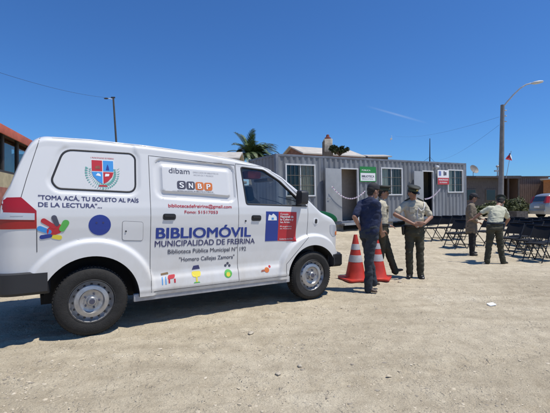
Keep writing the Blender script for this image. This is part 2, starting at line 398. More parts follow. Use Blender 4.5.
def stone_shape(mb, c, r, rnd):
    n = 7; V = []; rows = [(-.5, .6), (0, 1), (.45, .85), (.8, .4)]
    sq = (rnd.uniform(.7, 1.4), rnd.uniform(.7, 1.2), rnd.uniform(.3, .6)); ro = rnd.uniform(0, 6.28)
    for (z, k) in rows:
        for i in range(n):
            a = 2 * pi * i / n + ro; q = r * k * rnd.uniform(.62, 1.2)
            V.append((c[0] + q * cos(a) * sq[0], c[1] + q * sin(a) * sq[1], c[2] + z * r * sq[2]))
    F = [tuple(range(n))[::-1], tuple(3 * n + i for i in range(n))]
    for j in range(3):
        for i in range(n):
            l = (i + 1) % n; F.append((j * n + i, j * n + l, (j + 1) * n + l, (j + 1) * n + i))
    mb.add(V, F)
rnd = random.Random(3); st = MB()
for i in range(11000):
    y = 1.6 + 13 * rnd.random() ** 1.5; x = rnd.uniform(-.8, .8) * y
    k = noise.noise(Vector((x * .9, y * .9, 4)))
    if k < .05 and rnd.random() < .75: continue
    st.mi = rnd.choice((0, 0, 1, 2)); stone_shape(st, (x, y, gz(x, y) + rough_h(x, y)), rnd.uniform(.003, .008) * rnd.choice((1, 1, 1, 1.3, 1.7, 2.4)), rnd)
go = st.build('gravel', [mat('pebble_tan', (.50, .43, .315), .95, var=.2, vscale=30), mat('pebble_grey', (.30, .26, .205), .95, var=.2, vscale=30), mat('pebble_pale', (.54, .47, .36), .95)], smooth=50, fix=False)
go['label'] = 'small loose pebbles scattered over the dusty earth'; struct(go, 'stuff')
for (u, v, r, lab) in [(251, 333, .045, 'low flat tan stone in the dust below the middle of the van'), (300, 366, .03, 'small dark stone near the lower edge, in bare dirt'),
                       (400, 281, .055, 'rounded tan rock at the feet of the officer behind the man in navy'), (278, 373, .025, 'tiny grey stone left of the dark stone near the lower edge')]:
    p = ground_at(u, v); mb = MB(); stone_shape(mb, (0, 0, r * .2), r, rnd)
    o = mb.build('stone', M_rock, smooth=40); o.location = (p.x, p.y, p.z + rough_h(p.x, p.y)); tag(o, lab, 'stone')
p = ground_at(491.5, 305); mb = MB(); mb.prism(rounded([(-.06, -.03), (.05, -.045), (.065, .03), (-.04, .045)], .015, 3), .0, .012, 'xy')
o = mb.build('paper_scrap', mat('paper', (.75, .75, .72), .8)); o.location = (p.x, p.y, p.z + rough_h(p.x, p.y) + .004); o.rotation_euler = (.15, -.1, .4)
tag(o, 'white scrap of paper lying on the dirt at lower right', 'litter')

# ------------------------------------------------------------------ van
VANG = math.atan2(1.5438, 2.4467)
HALF = .885
VO = Vector((-1.900, 3.997)) + Vector((-sin(VANG), cos(VANG))) * (HALF)
van = empty('library_van', (VO.x, VO.y, 0), VANG, 'white mobile library van with BIBLIOMÓVIL lettering and coloured decals along its side', 'van')
ZR, ZF, TF = .355, .345, 2.893            # wheel centres
TOP = [(-.80, 1.20), (-.775, 1.44), (-.70, 1.60), (-.635, 1.80), (-.56, 1.98), (-.50, 2.055), (-.42, 2.09), (0, 2.10), (.6, 2.08), (1.2, 2.045), (1.7, 1.995), (2.0, 1.945), (2.2, 1.895), (2.4, 1.805),
       (2.7, 1.59), (3.0, 1.345), (3.08, 1.29), (3.3, 1.205), (3.42, 1.12), (3.50, 1.02), (3.54, .92), (3.56, .75)]
def top(t):
    e = .03; return (interp(TOP, t - e) + 2 * interp(TOP, t) + interp(TOP, t + e)) / 4 if -.7 < t < 3.4 else interp(TOP, t)
def bot(t): return .345
PROF = [(.30, .865), (.36, .885), (.41, .897), (.51, .878), (.555, .855), (.60, .848), (.75, .851), (.95, .864), (1.12, .882), (1.24, .888), (1.33, .882), (1.40, .868), (1.50, .852), (1.9, .785), (2.1, .75)]
RWIN = rounded([(-.25, 1.93), (.41, 1.935), (.455, 1.89), (.445, 1.50), (-.31, 1.525), (-.365, 1.60)], .09)
EMB = rounded([(.70, 1.86), (1.63, 1.83), (1.63, 1.43), (.70, 1.48)], .07)
FWIN = rounded([(1.775, 1.855), (2.11, 1.83), (2.36, 1.69), (2.76, 1.345), (1.82, 1.37)], .03)
def planf(t):
    f = 1.0
    if t < -.62: x = (-.62 - t) / .18; f *= 1 - .075 * x ** 2.2
    if t > 2.85:
        x = min(1, (t - 2.85) / .735); f *= (1 - x ** 5.5) ** .36
    return f
RR = .13
def hw(t, z, feat=True):
    zt = top(t) - RR
    b = interp(PROF, z); b = (b * 2 + interp(PROF, z - .007) + interp(PROF, z + .007)) / 4
    b *= planf(t)
    if feat:
        for (c, zc, r0, r1) in ((0, ZR, .49, .655), (TF, ZF, .455, .60)):
            r = sqrt((t - c) ** 2 + (z - zc) ** 2)
            if r < r1 + .05 and z > zc - .05:
                k = ss(r1 + .008, r1 - .038, r); b = max(b, lerp(b, .890 * planf(t), k)) + .018 * k
        if -.46 < t < .59 and z > 1.40:
            d = pdist((t, z), RWIN)
            b -= .012 * ss(.055, .03, d)
        if .6 < t < 1.7 and z > 1.36:
            d = pdist((t, z), EMB)
            b -= .020 * ss(.045, .03, d) ; b += .024 * ss(-.02, -.05, d)
    return b
def surf(t, z, off=0.0, side=-1):               # a point on the van's side skin in van coordinates
    zt = top(t) - RR
    if z <= zt: y = hw(t, z)
    else:
        k = min(1, (z - zt) / RR); y = hw(t, zt) * (1 - k ** 4) ** .25
    return Vector((t, side * (y + off), z))
def topz(t, y):
    ws = hw(t, top(t) - RR); k = min(1, abs(y) / ws); return top(t) - RR + RR * (1 - k ** 4) ** .25
ts = axis_samples([(-.80, -.36, .011), (-.36, 2.2, .0165), (2.2, 3.3, .015), (3.3, 3.56, .008)])
N1, N2 = 104, 22; vb = MB(); ring = N1 + N2
for t in ts:
    zt = top(t) - RR; z0 = min(bot(t), zt - .05)
    half = [(hw(t, lerp(z0, zt, i / N1)), lerp(z0, zt, i / N1)) for i in range(N1)]
    ws = hw(t, zt)
    for i in range(N2):
        a = (pi / 2) * i / N2; half.append((ws * cos(a) ** .5, zt + RR * sin(a) ** .5))
    row = [(t, -y, z) for y, z in half] + [(t, 0, top(t))] + [(t, y, z) for y, z in reversed(half)]
    vb.v += row
K = 2 * ring + 1
for j in range(len(ts) - 1):
    for i in range(K): vb.f.append((j * K + i, (j + 1) * K + i, (j + 1) * K + (i + 1) % K, j * K + (i + 1) % K))
for j in (0, len(ts) - 1):
    for i in range(ring):
        a = j * K + i; b2 = j * K + K - 1 - i
        q = (a, a + 1, b2 - 1, b2) if i < ring - 1 else (a, a + 1, b2)
        vb.f.append(q)
vb.m = [0] * len(vb.f)
M_trim = mat('cabin_trim', (.42, .42, .41), .8)
body = vb.build('body', [M_paint, M_dark, M_trim], van)
def cutter(mb): 
    mb.m = [2 if hasattr(mb, 'cav') else 1] * len(mb.f); me = mb.mesh('cut', [M_paint, M_dark, M_trim]); bm = bmesh.new(); bm.from_mesh(me); bmesh.ops.recalc_face_normals(bm, faces=bm.faces); bm.to_mesh(me); bm.free()
    o = bpy.data.objects.new('cut', me); COL.objects.link(o); o.parent = van; return o
cuts = []
for (c, zc, r) in ((0, ZR, .475), (TF, ZF, .44)):
    for sgn in (-1, 1):
        mb = MB(); poly = [(c + r * cos(a), zc + r * sin(a)) for a in [radians(q) for q in range(-20, 201, 5)]]
        poly = [(c + r, .1)] + poly + [(c - r, .1)]
        mb.prism(poly, sgn * .56, sgn * 1.1); cuts.append(cutter(mb))
mb = MB(); cav = []                              # cabin cavity, one loft
tl = [1.3 + (3.0 - 1.3) * i / 20 for i in range(21)]
for t in tl:
    zt = top(t) - RR; w1 = interp(PROF, 1.0) * planf(t) - .07; w2 = interp(PROF, min(1.8, zt)) * planf(t) - .06; tz = top(t) - .055
    z1 = min(1.36, tz - .05); cav.append([(t, -w1, .55), (t, -w1, z1 * .97), (t, -w2, max(zt, z1)), (t, -w2 * .85, tz), (t, 0, tz), (t, w2 * .85, tz), (t, w2, max(zt, z1)), (t, w1, z1 * .97), (t, w1, .55)])
for r in cav: mb.v += r
for j in range(20):
    for i in range(9): mb.f.append((j * 9 + i, (j + 1) * 9 + i, (j + 1) * 9 + (i + 1) % 9, j * 9 + (i + 1) % 9))
mb.f.append(tuple(range(9))); mb.f.append(tuple(20 * 9 + i for i in range(9)))
mb.cav = 1; cuts.append(cutter(mb))
for sgn in (-1, 1): cuts.append(cutter(MB().prism(FWIN, sgn * .70, sgn * 1.0)))
WS = [(2.36, .60), (2.98, .72)]
cuts.append(cutter(MB().prism(rounded([(2.34, -.60), (2.99, -.70), (2.99, .70), (2.34, .60)], .05), 1.25, 2.1, 'xy')))
cuts.append(cutter(MB().box((-1.2, -1.2, .2), (-.42, 1.2, .69)))); cuts.append(cutter(MB().box((3.29, -1.2, .2), (4.2, 1.2, .60))))
for c in cuts:
    md = body.modifiers.new('b', 'BOOLEAN'); md.operation = 'DIFFERENCE'; md.solver = 'EXACT'; md.object = c
me = bake(body)
for c in cuts: bpy.data.objects.remove(c)
# split the doors off the body shell
SDOOR = [(.60, .385), (.60, 1.925), (1.685, 1.875), (1.70, 1.40), (1.70, .385)]
FDOOR = [(1.70, .385), (1.70, 1.895), (2.12, 1.87), (2.40, 1.72), (2.80, 1.37), (2.80, .90), (2.42, .55), (2.42, .385)]
FUEL = rounded([(.30, 1.185), (.515, 1.17), (.515, .965), (.30, .98)], .025)
bm = bmesh.new(); bm.from_mesh(me)
def cutline(p, q):
    d = (q[0] - p[0], q[1] - p[1]); no = Vector((-d[1], 0, d[0]))
    lo0, lo1 = min(p[0], q[0]) - .02, max(p[0], q[0]) + .02; z0, z1 = min(p[1], q[1]) - .02, max(p[1], q[1]) + .02
    fs = [f for f in bm.faces if f.calc_center_median().x > lo0 - .05 and f.calc_center_median().x < lo1 + .05 and z0 - .05 < f.calc_center_median().z < z1 + .05]
    geom = set(fs)
    for f in fs: geom.update(f.edges); geom.update(f.verts)
    bmesh.ops.bisect_plane(bm, geom=list(geom), plane_co=(p[0], 0, p[1]), plane_no=no)
for P in (SDOOR, FDOOR):
    for i in range(len(P)): cutline(P[i - 1], P[i])
bm.to_mesh(me); bm.free()
def split(me, poly, sgn, name, parent):
    bm = bmesh.new(); bm.from_mesh(me); bm2 = bmesh.new(); bm2.from_mesh(me)
    def sel(f):
        c = f.calc_center_median(); return c.y * sgn > .60 and f.material_index == 0 and inside((c.x, c.z), poly)
    bmesh.ops.delete(bm2, geom=[f for f in bm2.faces if not sel(f)], context='FACES')
    bmesh.ops.delete(bm, geom=[f for f in bm.faces if sel(f)], context='FACES')
    bm.to_mesh(me); bm.free(); m2 = bpy.data.meshes.new(name); bm2.to_mesh(m2); bm2.free()
    for m in me.materials: m2.materials.append(m)
    return link(name, m2, parent, 40)
doors = {}
for sgn in (-1, 1):
    doors['s', sgn] = split(me, SDOOR, sgn, 'sliding_door', van); doors['f', sgn] = split(me, FDOOR, sgn, 'front_door', van)
set_sharp(me, 40)
def sidetube(pts, r, off, sgn=-1, closed=False, step=.03):
    out = []; P = list(pts) + ([pts[0]] if closed else [])
    for a, b in zip(P, P[1:]):
        n = max(1, int(math.dist(a, b) / step)); out += [(lerp(a[0], b[0], k / n), lerp(a[1], b[1], k / n)) for k in range(n)]
    if not closed: out.append(P[-1])
    return [surf(t, z, off, sgn) for t, z in out]
def sidepatch(poly, off, depth=.012, sgn=-1, grid=.03):
    bm = bmesh.new(); vs = [bm.verts.new((p[0], 0, p[1])) for p in poly]; bm.faces.new(vs)
    x0 = min(p[0] for p in poly); x1 = max(p[0] for p in poly); z0 = min(p[1] for p in poly); z1 = max(p[1] for p in poly)
    def cut(co, no): bmesh.ops.bisect_plane(bm, geom=bm.verts[:] + bm.edges[:] + bm.faces[:], plane_co=co, plane_no=no)
    k = x0 + grid
    while k < x1: cut((k, 0, 0), (1, 0, 0)); k += grid
    k = z0 + grid
    while k < z1: cut((0, 0, k), (0, 0, 1)); k += grid
    bmesh.ops.recalc_face_normals(bm, faces=bm.faces)
    if sum((f.normal.y for f in bm.faces)) * sgn < 0: bmesh.ops.reverse_faces(bm, faces=bm.faces)
    r = bmesh.ops.extrude_face_region(bm, geom=bm.faces[:]); nv = [e for e in r['geom'] if isinstance(e, bmesh.types.BMVert)]; s2 = set(nv)
    for v in bm.verts: v.co = surf(v.co.x, v.co.z, off if v in s2 else off - depth, sgn)
    bmesh.ops.recalc_face_normals(bm, faces=bm.faces)
    mbx = MB(); bm.verts.ensure_lookup_table(); mbx.v = [tuple(v.co) for v in bm.verts]; mbx.f = [tuple(v.index for v in f.verts) for f in bm.faces]; mbx.m = [0] * len(mbx.f); bm.free(); return mbx
for sgn in (-1, 1):
    d = doors['s', sgn]; MB().tube(sidetube(SDOOR, .004, -.002, sgn, True), .0042, 6, closed=True).build('door_seam', M_gap, d, smooth=60)
    d = doors['f', sgn]; MB().tube(sidetube(FDOOR, .004, -.002, sgn, True), .0042, 6, closed=True).build('door_seam', M_gap, d, smooth=60)
    MB().tube(sidetube(RWIN, .01, -.004, sgn, True), .0115, 8, closed=True).build('window_gasket', M_black, van, smooth=60)
    MB().tube(sidetube(FWIN, .01, -.003, sgn, True), .011, 8, closed=True).build('window_gasket', M_black, doors['f', sgn], smooth=60)
    pane = sidepatch(FWIN, -.012, .004, sgn); pane.build('window_pane', M_glass, doors['f', sgn], smooth=30)
    for dd, (h0, h1, z0, z1) in ((doors['s', sgn], (.735, .885, 1.262, 1.188)), (doors['f', sgn], (1.885, 2.03, 1.228, 1.152))):
        hb = sidepatch(rounded([(h0, z0), (h1, z0 - .004), (h1, z1), (h0, z1)], .03), .004, .02, sgn).build('door_handle', M_black, dd, smooth=40)
        sidepatch(rounded([(h0 + .015, z0 - .012), (h1 - .012, z0 - .016), (h1 - .012, z0 - .04), (h0 + .015, z0 - .036)], .012), .022, .025, sgn).build('grip', M_black, hb, smooth=40)
ff = sidepatch(FUEL, .004, .012).build('fuel_flap', M_paint, van, smooth=40)
MB().tube(sidetube(FUEL, .004, .0, -1, True), .0035, 6, closed=True).build('flap_seam', M_gap, ff, smooth=60)
MB().tube([surf(.335, 1.075, .004), surf(.335, 1.075, .010)], .009, 10).build('flap_lock', M_black, ff)
MB().tube([surf(1.80, 1.155, -.004), surf(1.80, 1.155, .006)], .012, 12).build('door_lock', M_black, doors['f', -1])
# tailgate edge seam, other seams
MB().tube(sidetube([(-.45, 2.06), (-.57, 1.62), (-.615, 1.435)], 0, -.002), .004, 6).build('tailgate_seam', M_gap, van, smooth=60)
MB().tube(sidetube([(-.488, 1.13), (-.487, .90)], 0, .0), .0035, 6).build('bumper_seam', M_gap, van, smooth=60)
MB().tube(sidetube([(2.80, .90), (2.82, .93)], 0, -.002), .003, 6).build('wing_seam', M_gap, van, smooth=60)
MB().tube([(2.995 + .02 * (1 - (y / .72) ** 2), y, topz(2.995, y) + .002) for y in [-.72 + .06 * i for i in range(25)]], .006, 6).build('bonnet_seam', M_gap, van, smooth=60)
# roof gutter line
for sgn in (-1, 1):
    MB().tube([(t, sgn * (hw(t, top(t) - RR) * .955), topz(t, hw(t, top(t) - RR) * .955) + .002) for t in [-.35 + .05 * i for i in range(53)]], .007, 6).build('roof_gutter', M_paint, van, smooth=60)
# windscreen
ws = MB(); nU, nV = 14, 14
for i in range(nU + 1):
    t = 2.335 + (3.0 - 2.335) * i / nU; hwid = lerp(.61, .715, i / nU)
    for j in range(nV + 1):
        y = -hwid + 2 * hwid * j / nV; ws.v.append((t, y, topz(t, y) - .012))
ws.f = [(i * (nV + 1) + j, (i + 1) * (nV + 1) + j, (i + 1) * (nV + 1) + j + 1, i * (nV + 1) + j + 1) for i in range(nU) for j in range(nV)]; ws.m = [0] * len(ws.f)
wo = ws.build('windscreen', M_glass, van, smooth=60)
sm = wo.modifiers.new('s', 'SOLIDIFY'); sm.thickness = .005; wo.data = bake(wo)
for yy in (-.55, .05):
    MB().tube([(3.0, yy, topz(3.0, yy) + .015), (2.94, yy + .12, topz(2.94, yy + .12) + .02), (2.84, yy + .5, topz(2.84, yy + .5) + .018)], .007, 6).build('wiper', M_black, van)
# tail lamps
for sgn in (-1, 1):
    lamp = sidepatch([(-.768, 1.405), (-.755, 1.43), (-.615, 1.435), (-.49, 1.305), (-.488, 1.13), (-.785, 1.13), (-.785, 1.30)], .004, .02, sgn).build('tail_lamp', M_redlens, van, smooth=40)
    sidepatch([(-.785, 1.292), (-.505, 1.280), (-.505, 1.215), (-.785, 1.225)], .009, .012, sgn).build('reversing_lens', M_clear, lamp, smooth=40)
    sidepatch([(-.70, 1.262), (-.60, 1.262), (-.60, 1.252), (-.70, 1.252)], .011, .006, sgn).build('lens_insert', M_lgrey, lamp, smooth=40)
    boxm('rear_lens', (-.812, sgn * .78 - .045, 1.13), (-.79, sgn * .78 + .045, 1.42), M_redlens, lamp)
# tailgate glass, plate, handle (behind)
mb = MB(); V = []
for i in range(7):
    t = -.755 + .255 * i / 6
    for j in range(9):
        y = -.60 + 1.2 * j / 8; V.append((t, y, topz(t, y) + .004))
mb.add(V, [(i * 9 + j, (i + 1) * 9 + j, (i + 1) * 9 + j + 1, i * 9 + j + 1) for i in range(6) for j in range(8)])
mb.build('rear_window', mat('dark_glass', (.02, .022, .025), .06, coat=.5), van, smooth=40)
boxm('number_plate', (-.812, -.26, .80), (-.80, .26, .93), M_white, van)
# bumpers
def bumper(name, t0, t1, z0, z1, front):
    mb = MB(); W_ = .912; rc = .30 if front else .20; sg_ = 1 if t1 > t0 else -1; q_ = [(t0, W_), ((t0 + t1) / 2, W_)]
    for i in range(9):
        a = pi / 2 * i / 8; q_.append((t1 - sg_ * rc * (1 - sin(a)), W_ - rc * (1 - cos(a))))
    q_.append((t1 + sg_ * .03, 0)); ring = [(t, -y) for t, y in q_] + [(t, y) for t, y in reversed(q_[:-1])]; n = len(ring) - 1
    sec = [(0, z0 + .03), (0, z1), (-.05, z1 + .01), (-.10, z1), (-.10, z0), (-.03, z0)]
    V = []
    for (t, y) in ring:
        for (o, z) in sec:
            k = 1 + o / .9 if o else 1
            V.append((t + (o if t1 > t0 else -o) * (.9 if abs(y) < .7 else .3), y * k, z))
    m = len(sec); F = [(i * m + j, (i + 1) * m + j, (i + 1) * m + (j + 1) % m, i * m + (j + 1) % m) for i in range(n) for j in range(m)]
    F += [tuple(range(m)), tuple(n * m + j for j in range(m))]
    mb.add(V, F); return mb.build(name, M_black, van, smooth=40)
bumper('rear_bumper', -.40, -.86, .49, .70, False)
bumper('front_bumper', 3.28, 3.565, .44, .62, True)
# lamps at the front
for sgn in (-1, 1):
    hl = sidepatch(rounded([(3.22, 1.075), (3.42, 1.045), (3.48, .98), (3.47, .90), (3.30, .885), (3.235, .95)], .03), .004, .02, sgn, .02).build('headlight', M_clear, van, smooth=40)
    sidepatch(rounded([(3.36, .96), (3.46, .96), (3.46, .905), (3.36, .905)], .02), .009, .01, sgn, .02).build('indicator_lens', M_orange, hl, smooth=40)
    ti = sidepatch(rounded([(2.90, 1.175), (2.995, 1.170), (2.995, 1.075), (2.90, 1.08)], .045), .003, .01, sgn, .02).build('wing_badge', M_white, van, smooth=40)
    sidepatch(rounded([(2.93, 1.158), (2.967, 1.156), (2.967, 1.092), (2.93, 1.094)], .02), .010, .015, sgn, .02).build('indicator', M_black, ti, smooth=40)
# mirrors
for sgn in (-1, 1):
    mb = MB(); y0 = hw(2.64, 1.38)
    mb.tube([(2.68, sgn * (y0 - .02), 1.37), (2.66, sgn * (y0 + .05), 1.40), (2.64, sgn * (y0 + .10), 1.45)], .025, 8)
    mr = mb.build('mirror', M_black, van, smooth=50)
    mb = MB(); mb.prism(rounded([(y0 + .015, 1.36), (y0 + .165, 1.37), (y0 + .175, 1.55), (y0 + .04, 1.57)], .04), 2.58, 2.70, 'yz')
    if sgn < 0: mb.v = [(a, -b, c) for a, b, c in mb.v]
    mb.build('mirror_housing', M_black, mr, bevel=.02)
    sidepatch([(2.60, 1.34), (2.79, 1.335), (2.62, 1.50)], .012, .02, sgn).build('mirror_base', M_black, van, smooth=40)
# sill
for sgn in (-1, 1):
    MB().box((.42, sgn * .84 - .03, .29), (2.50, sgn * .84 + .025, .375)).build('sill', mat('sill_paint', (.42, .42, .43), .5, var=.2), van, bevel=.012)
# underbody
mb = MB(); mb.box((-.45, -.5, .30), (3.25, .5, .40)); mb.box((.5, -.2, .22), (2.2, .1, .32)); mb.build('underbody', M_dark, van)
for (c, zc) in ((0, ZR), (TF, ZF)): MB().tube([(c, -.7, zc), (c, .7, zc)], .04, 10).build('axle', M_black, van)
MB().tube([(-.42, -.62, .585), (-.54, -.66, .575)], .028, 10).build('exhaust_tip', M_galv, van)
# wheels: axis along y
def wheel(c, zc, sgn, tr):
    e = empty('wheel', (c, sgn * .78, zc), 0); e.parent = van
    if sgn > 0: e.rotation_euler = (0, 0, pi)
    mb = MB(); mb.lathe([(.215, -.085), (.235, -.098), (.30, -.105), (tr - .018, -.09), (tr - .003, -.072), (tr, -.06), (tr, .06), (tr - .003, .072), (tr - .018, .09), (.25, .098), (.215, .085)], 56, 'y')
    for i in range(11):
        pass
    mb.f = mb.f[:-2]; mb.m = mb.m[:-2]
    mb.build('tyre', M_rubber, e, smooth=30)
    tb = MB()
    for i in range(64):
        a = 2 * pi * i / 64; ca, sa = cos(a), sin(a)
        for ys in (-.055, .0, .055):
            aa = a + (.03 if ys == 0 else 0); tb.M = Matrix.Rotation(-aa, 4, 'Y') @ Matrix.Translation((tr + .002, ys, 0)); tb.box((-.005, -.02, -.011), (.003, .02, .011))
    tb.build('tyre_tread', M_rubber, e)
    rm = MB(); rm.lathe([(.226, -.098), (.229, -.092), (.222, -.075), (.212, -.055), (.20, -.042), (.188, -.052), (.165, -.075), (.125, -.082), (.112, -.062), (.085, -.055), (.05, -.058), (.048, -.09), (.040, -.10), (.02, -.102), (.001, -.102)], 56, 'y')
    rm.f = rm.f[:-2] + rm.f[-1:]; rm.m = rm.m[:-1]; hs = rm; hs.mi = 1
    for i in range(16):
        a = 2 * pi * i / 16; hs.M = Matrix.Rotation(-a, 4, 'Y') @ Matrix.Translation((.1765, -.0655, 0)) @ Matrix.Rotation(radians(-44), 4, 'Z')
        hs.tube([(0, -.004, 0), (0, .004, 0)], .0125, 10)
    ro = hs.build('rim', [M_steel, M_dark], e, smooth=25)
    hb = MB(); hb.tube([(0, -.100, 0), (0, -.108, 0)], .028, 16); 
    for i in range(5):
        a = 2 * pi * i / 5; hb.tube([(.072 * cos(a), -.05, .072 * sin(a)), (.072 * cos(a), -.075, .072 * sin(a))], .010, 6)
    hb.build('hub_cap', M_grey, ro)
for sgn in (-1, 1): wheel(0, ZR, sgn, .355); wheel(TF, ZF, sgn, .345)
# cabin
M_seat = mat('grey_seat_cloth', (.05, .05, .052), .9, var=.2)
for yy in (-.38, .38):
    s0 = empty('front_seat', (2.46, yy, 0)); s0.parent = van
    boxm('seat_cushion', (-.22, -.24, .62), (.28, .24, .80), M_seat, s0, .04)
    mb = MB(); mb.M = Matrix.Translation((-.22, 0, .78)) @ Matrix.Rotation(radians(-14), 4, 'Y'); mb.box((-.07, -.23, 0), (.06, .23, .58)); mb.build('seat_back', M_seat, s0, bevel=.04)
    mb = MB(); mb.M = Matrix.Translation((-.36, 0, 1.42)) @ Matrix.Rotation(radians(-10), 4, 'Y'); mb.box((-.05, -.13, 0), (.05, .13, .20)); mb.build('headrest', M_seat, s0, bevel=.03)
boxm('dashboard', (2.72, -.76, .62), (3.02, .76, 1.20), M_black, van, .05)
sw = MB(); cc = Vector((2.50, .36, 1.20)); ax = Vector((-.6, 0, .8)); sd = Vector((0, 1, 0)); u2 = ax.cross(sd)
sw.tube([cc + (sd * cos(a) + u2 * sin(a)) * .18 for a in [2 * pi * i / 28 for i in range(28)]], .014, 8, closed=True); sw.tube([cc - sd * .18, cc + sd * .18], .014, 6); sw.tube([cc, cc - ax * .25], .03, 8)
sw.build('steering_wheel', M_black, van, smooth=50)
for yy in (-.40, .40): boxm('sun_visor', (2.30, yy - .20, 1.70), (2.40, yy + .20, 1.745), mat('visor_cloth', (.30, .28, .26), .9), van, .01)
bo = MB(); bo.M = Matrix.Translation((2.0, -.45, 1.79)); bo.box((0, -.12, -.06), (.22, .10, .05)); bo.build('rolled_sunshade', mat('red_bundle_cloth', (.35, .07, .06), .9, var=.3), van, bevel=.035)
# --- decals
decal_n = [0]
def dtext(s, t, z, width, size, m, name='lettering', bold=0.0, slope=-.02, off=.0025, parent=None, shear=0.0):
    V, F = text_mesh(s, size, bold, width=width); mb = MB()
    for k_, (bx, bz) in enumerate([(0, 0)] + ([(bold, 0), (-bold, 0), (0, bold * .55), (0, -bold * .55), (bold * .8, bold * .5), (-bold * .8, bold * .5), (bold * .8, -bold * .5), (-bold * .8, -bold * .5)] if bold > 0 else [])):
        mb.add([surf(t + v.x + bx + v.y * shear, z + v.y + bz + slope * v.x, off + k_ * .00012) for v in V], F)
    return mb.build(name, m, parent or van, fix=False)
def dpoly(poly, m, off=.0025, name='decal', parent=None, grid=.06): 
    return sidepatch(poly, off, .003, -1, grid).build(name, m, parent or van)
def circ(t, z, r, n=20, ry=None): return [(t + r * cos(2 * pi * i / n), z + (ry or r) * sin(2 * pi * i / n)) for i in range(n)]
SD, FD = doors['s', -1], doors['f', -1]
dtext('"TOMA ACÁ, TU BOLETO AL PAÍS', -.475, 1.415, .945, .062, M_navy, 'slogan', .0012, -.03)
dtext('DE LA LECTURA"...', -.475, 1.345, .57, .062, M_navy, 'slogan', .0012, -.03)
dpoly(circ(.075, 1.15, .108, 28), M_blue, name='blue_disc_decal')
for sx in (-.032, .032): dpoly(circ(.075 + sx, 1.175, .010, 10), M_navy, .0045, 'disc_dot')
# hand print
hp = empty('handprint_decal', (0, 0, 0)); hp.parent = van
def finger(t0, z0, t1, z1, r, m, nm='finger_mark'):
    d = Vector((t1 - t0, z1 - z0)); n = Vector((-d.y, d.x)).normalized(); poly = []
    dd = d.normalized()
    for k in range(9): a = pi / 2 + pi * k / 8; poly.append((t0 + (dd.x * cos(a) + n.x * sin(a)) * r, z0 + (dd.y * cos(a) + n.y * sin(a)) * r))
    for k in range(9): a = -pi / 2 + pi * k / 8; poly.append((t1 + (dd.x * cos(a) + n.x * sin(a)) * r * 1.15, z1 + (dd.y * cos(a) + n.y * sin(a)) * r * 1.15))
    dpoly(poly, m, .003 + .0008 * (decal_n[0] % 3), nm, hp, .08); decal_n[0] += 1
finger(-.36, 1.10, -.32, 1.125, .046, M_red, 'palm_mark')
finger(-.345, 1.145, -.43, 1.205, .021, M_red); finger(-.318, 1.17, -.342, 1.235, .021, M_grey)
finger(-.385, 1.095, -.462, 1.130, .022, M_sky); finger(-.375, 1.055, -.445, 1.045, .018, M_blue)
finger(-.272, 1.12, -.240, 1.180, .027, M_green); finger(-.345, 1.045, -.295, 1.035, .020, M_yellow)
# coat of arms
em = empty('coat_of_arms', (0, 0, 0)); em.parent = van
cx, cz = .115, 1.725
def shield(x0, x1, z0, z1): 
    return [(x0, z1), (x1, z1), (x1, lerp(z1, z0, .45)), (lerp(x0, x1, .92), lerp(z1, z0, .68)), (lerp(x0, x1, .72), lerp(z1, z0, .88)), (lerp(x0, x1, .5), z0), (lerp(x0, x1, .28), lerp(z1, z0, .88)), (lerp(x0, x1, .08), lerp(z1, z0, .68)), (x0, lerp(z1, z0, .45))]
SH = shield(cx - .112, cx + .112, cz - .142, cz + .118)
dpoly(SH, M_white, .002, 'shield_field', em)
def clip(poly, x0, x1, z0, z1):
    def c(P, f, g):
        out = []
        for i in range(len(P)):
            a, b = P[i - 1], P[i]; fa, fb = f(a), f(b)
            if (fa >= 0) != (fb >= 0): k = fa / (fa - fb); out.append((lerp(a[0], b[0], k), lerp(a[1], b[1], k)))
            if fb >= 0: out.append(b)
        return out
    for f in (lambda p: p[0] - x0, lambda p: x1 - p[0], lambda p: p[1] - z0, lambda p: z1 - p[1]): poly = c(poly, f, 0)
    return poly
dpoly(clip(SH, cx - .107, cx - .004, cz - .004, cz + .113), M_red, .004, 'red_quarter', em); dpoly(clip(SH, cx + .004, cx + .107, cz - .004, cz + .113), M_sky, .004, 'blue_quarter', em)
dpoly(clip(SH, cx - .107, cx - .004, cz - .135, cz - .012), M_sky, .004, 'blue_quarter', em); dpoly(clip(SH, cx + .004, cx + .107, cz - .135, cz - .012), M_red, .004, 'red_quarter', em)
dpoly([(cx - .075, cz + .02), (cx - .025, cz + .02), (cx - .03, cz + .055), (cx - .07, cz + .05)], M_brick, .0055, 'quarter_mark', em)
dpoly([(cx + .03, cz + .01), (cx + .065, cz + .01), (cx + .058, cz + .05), (cx + .048, cz + .075), (cx + .038, cz + .04)], M_blue, .0055, 'quarter_mark', em)
dpoly([(cx - .07, cz - .05), (cx - .02, cz - .06), (cx - .025, cz - .035), (cx - .05, cz - .025)], M_white, .0055, 'quarter_mark', em)
dpoly([(cx + .02, cz - .06), (cx + .06, cz - .055), (cx + .065, cz - .03), (cx + .025, cz - .03)], M_white, .0055, 'quarter_mark', em)
lw = MB()
for sg in (-1, 1):
    for i in range(13):
        a = radians(-88 + i * 8.5); x = cx + sg * .142 * cos(a) * 1.0; z = cz - .02 + .158 * sin(a) * 1.0
        for q in (-1, 1):
            ex = (cos(a) * q * .022, sin(a) * q * .022); P = [(x, z), (x + sg * ex[0] + .008, z + ex[1] + .010), (x + sg * ex[0] * 1.4, z + ex[1] * 1.4 + .014), (x + sg * ex[0] - .008, z + ex[1] - .004)]
            lw.add([surf(p[0], p[1], .0035) for p in P], [(0, 1, 2, 3)])
lw.build('laurel_wreath', M_teal, em, fix=False)
dpoly([(cx - .045, cz - .168), (cx + .045, cz - .168), (cx + .035, cz - .152), (cx - .035, cz - .152)], M_red, .004, 'ribbon', em)
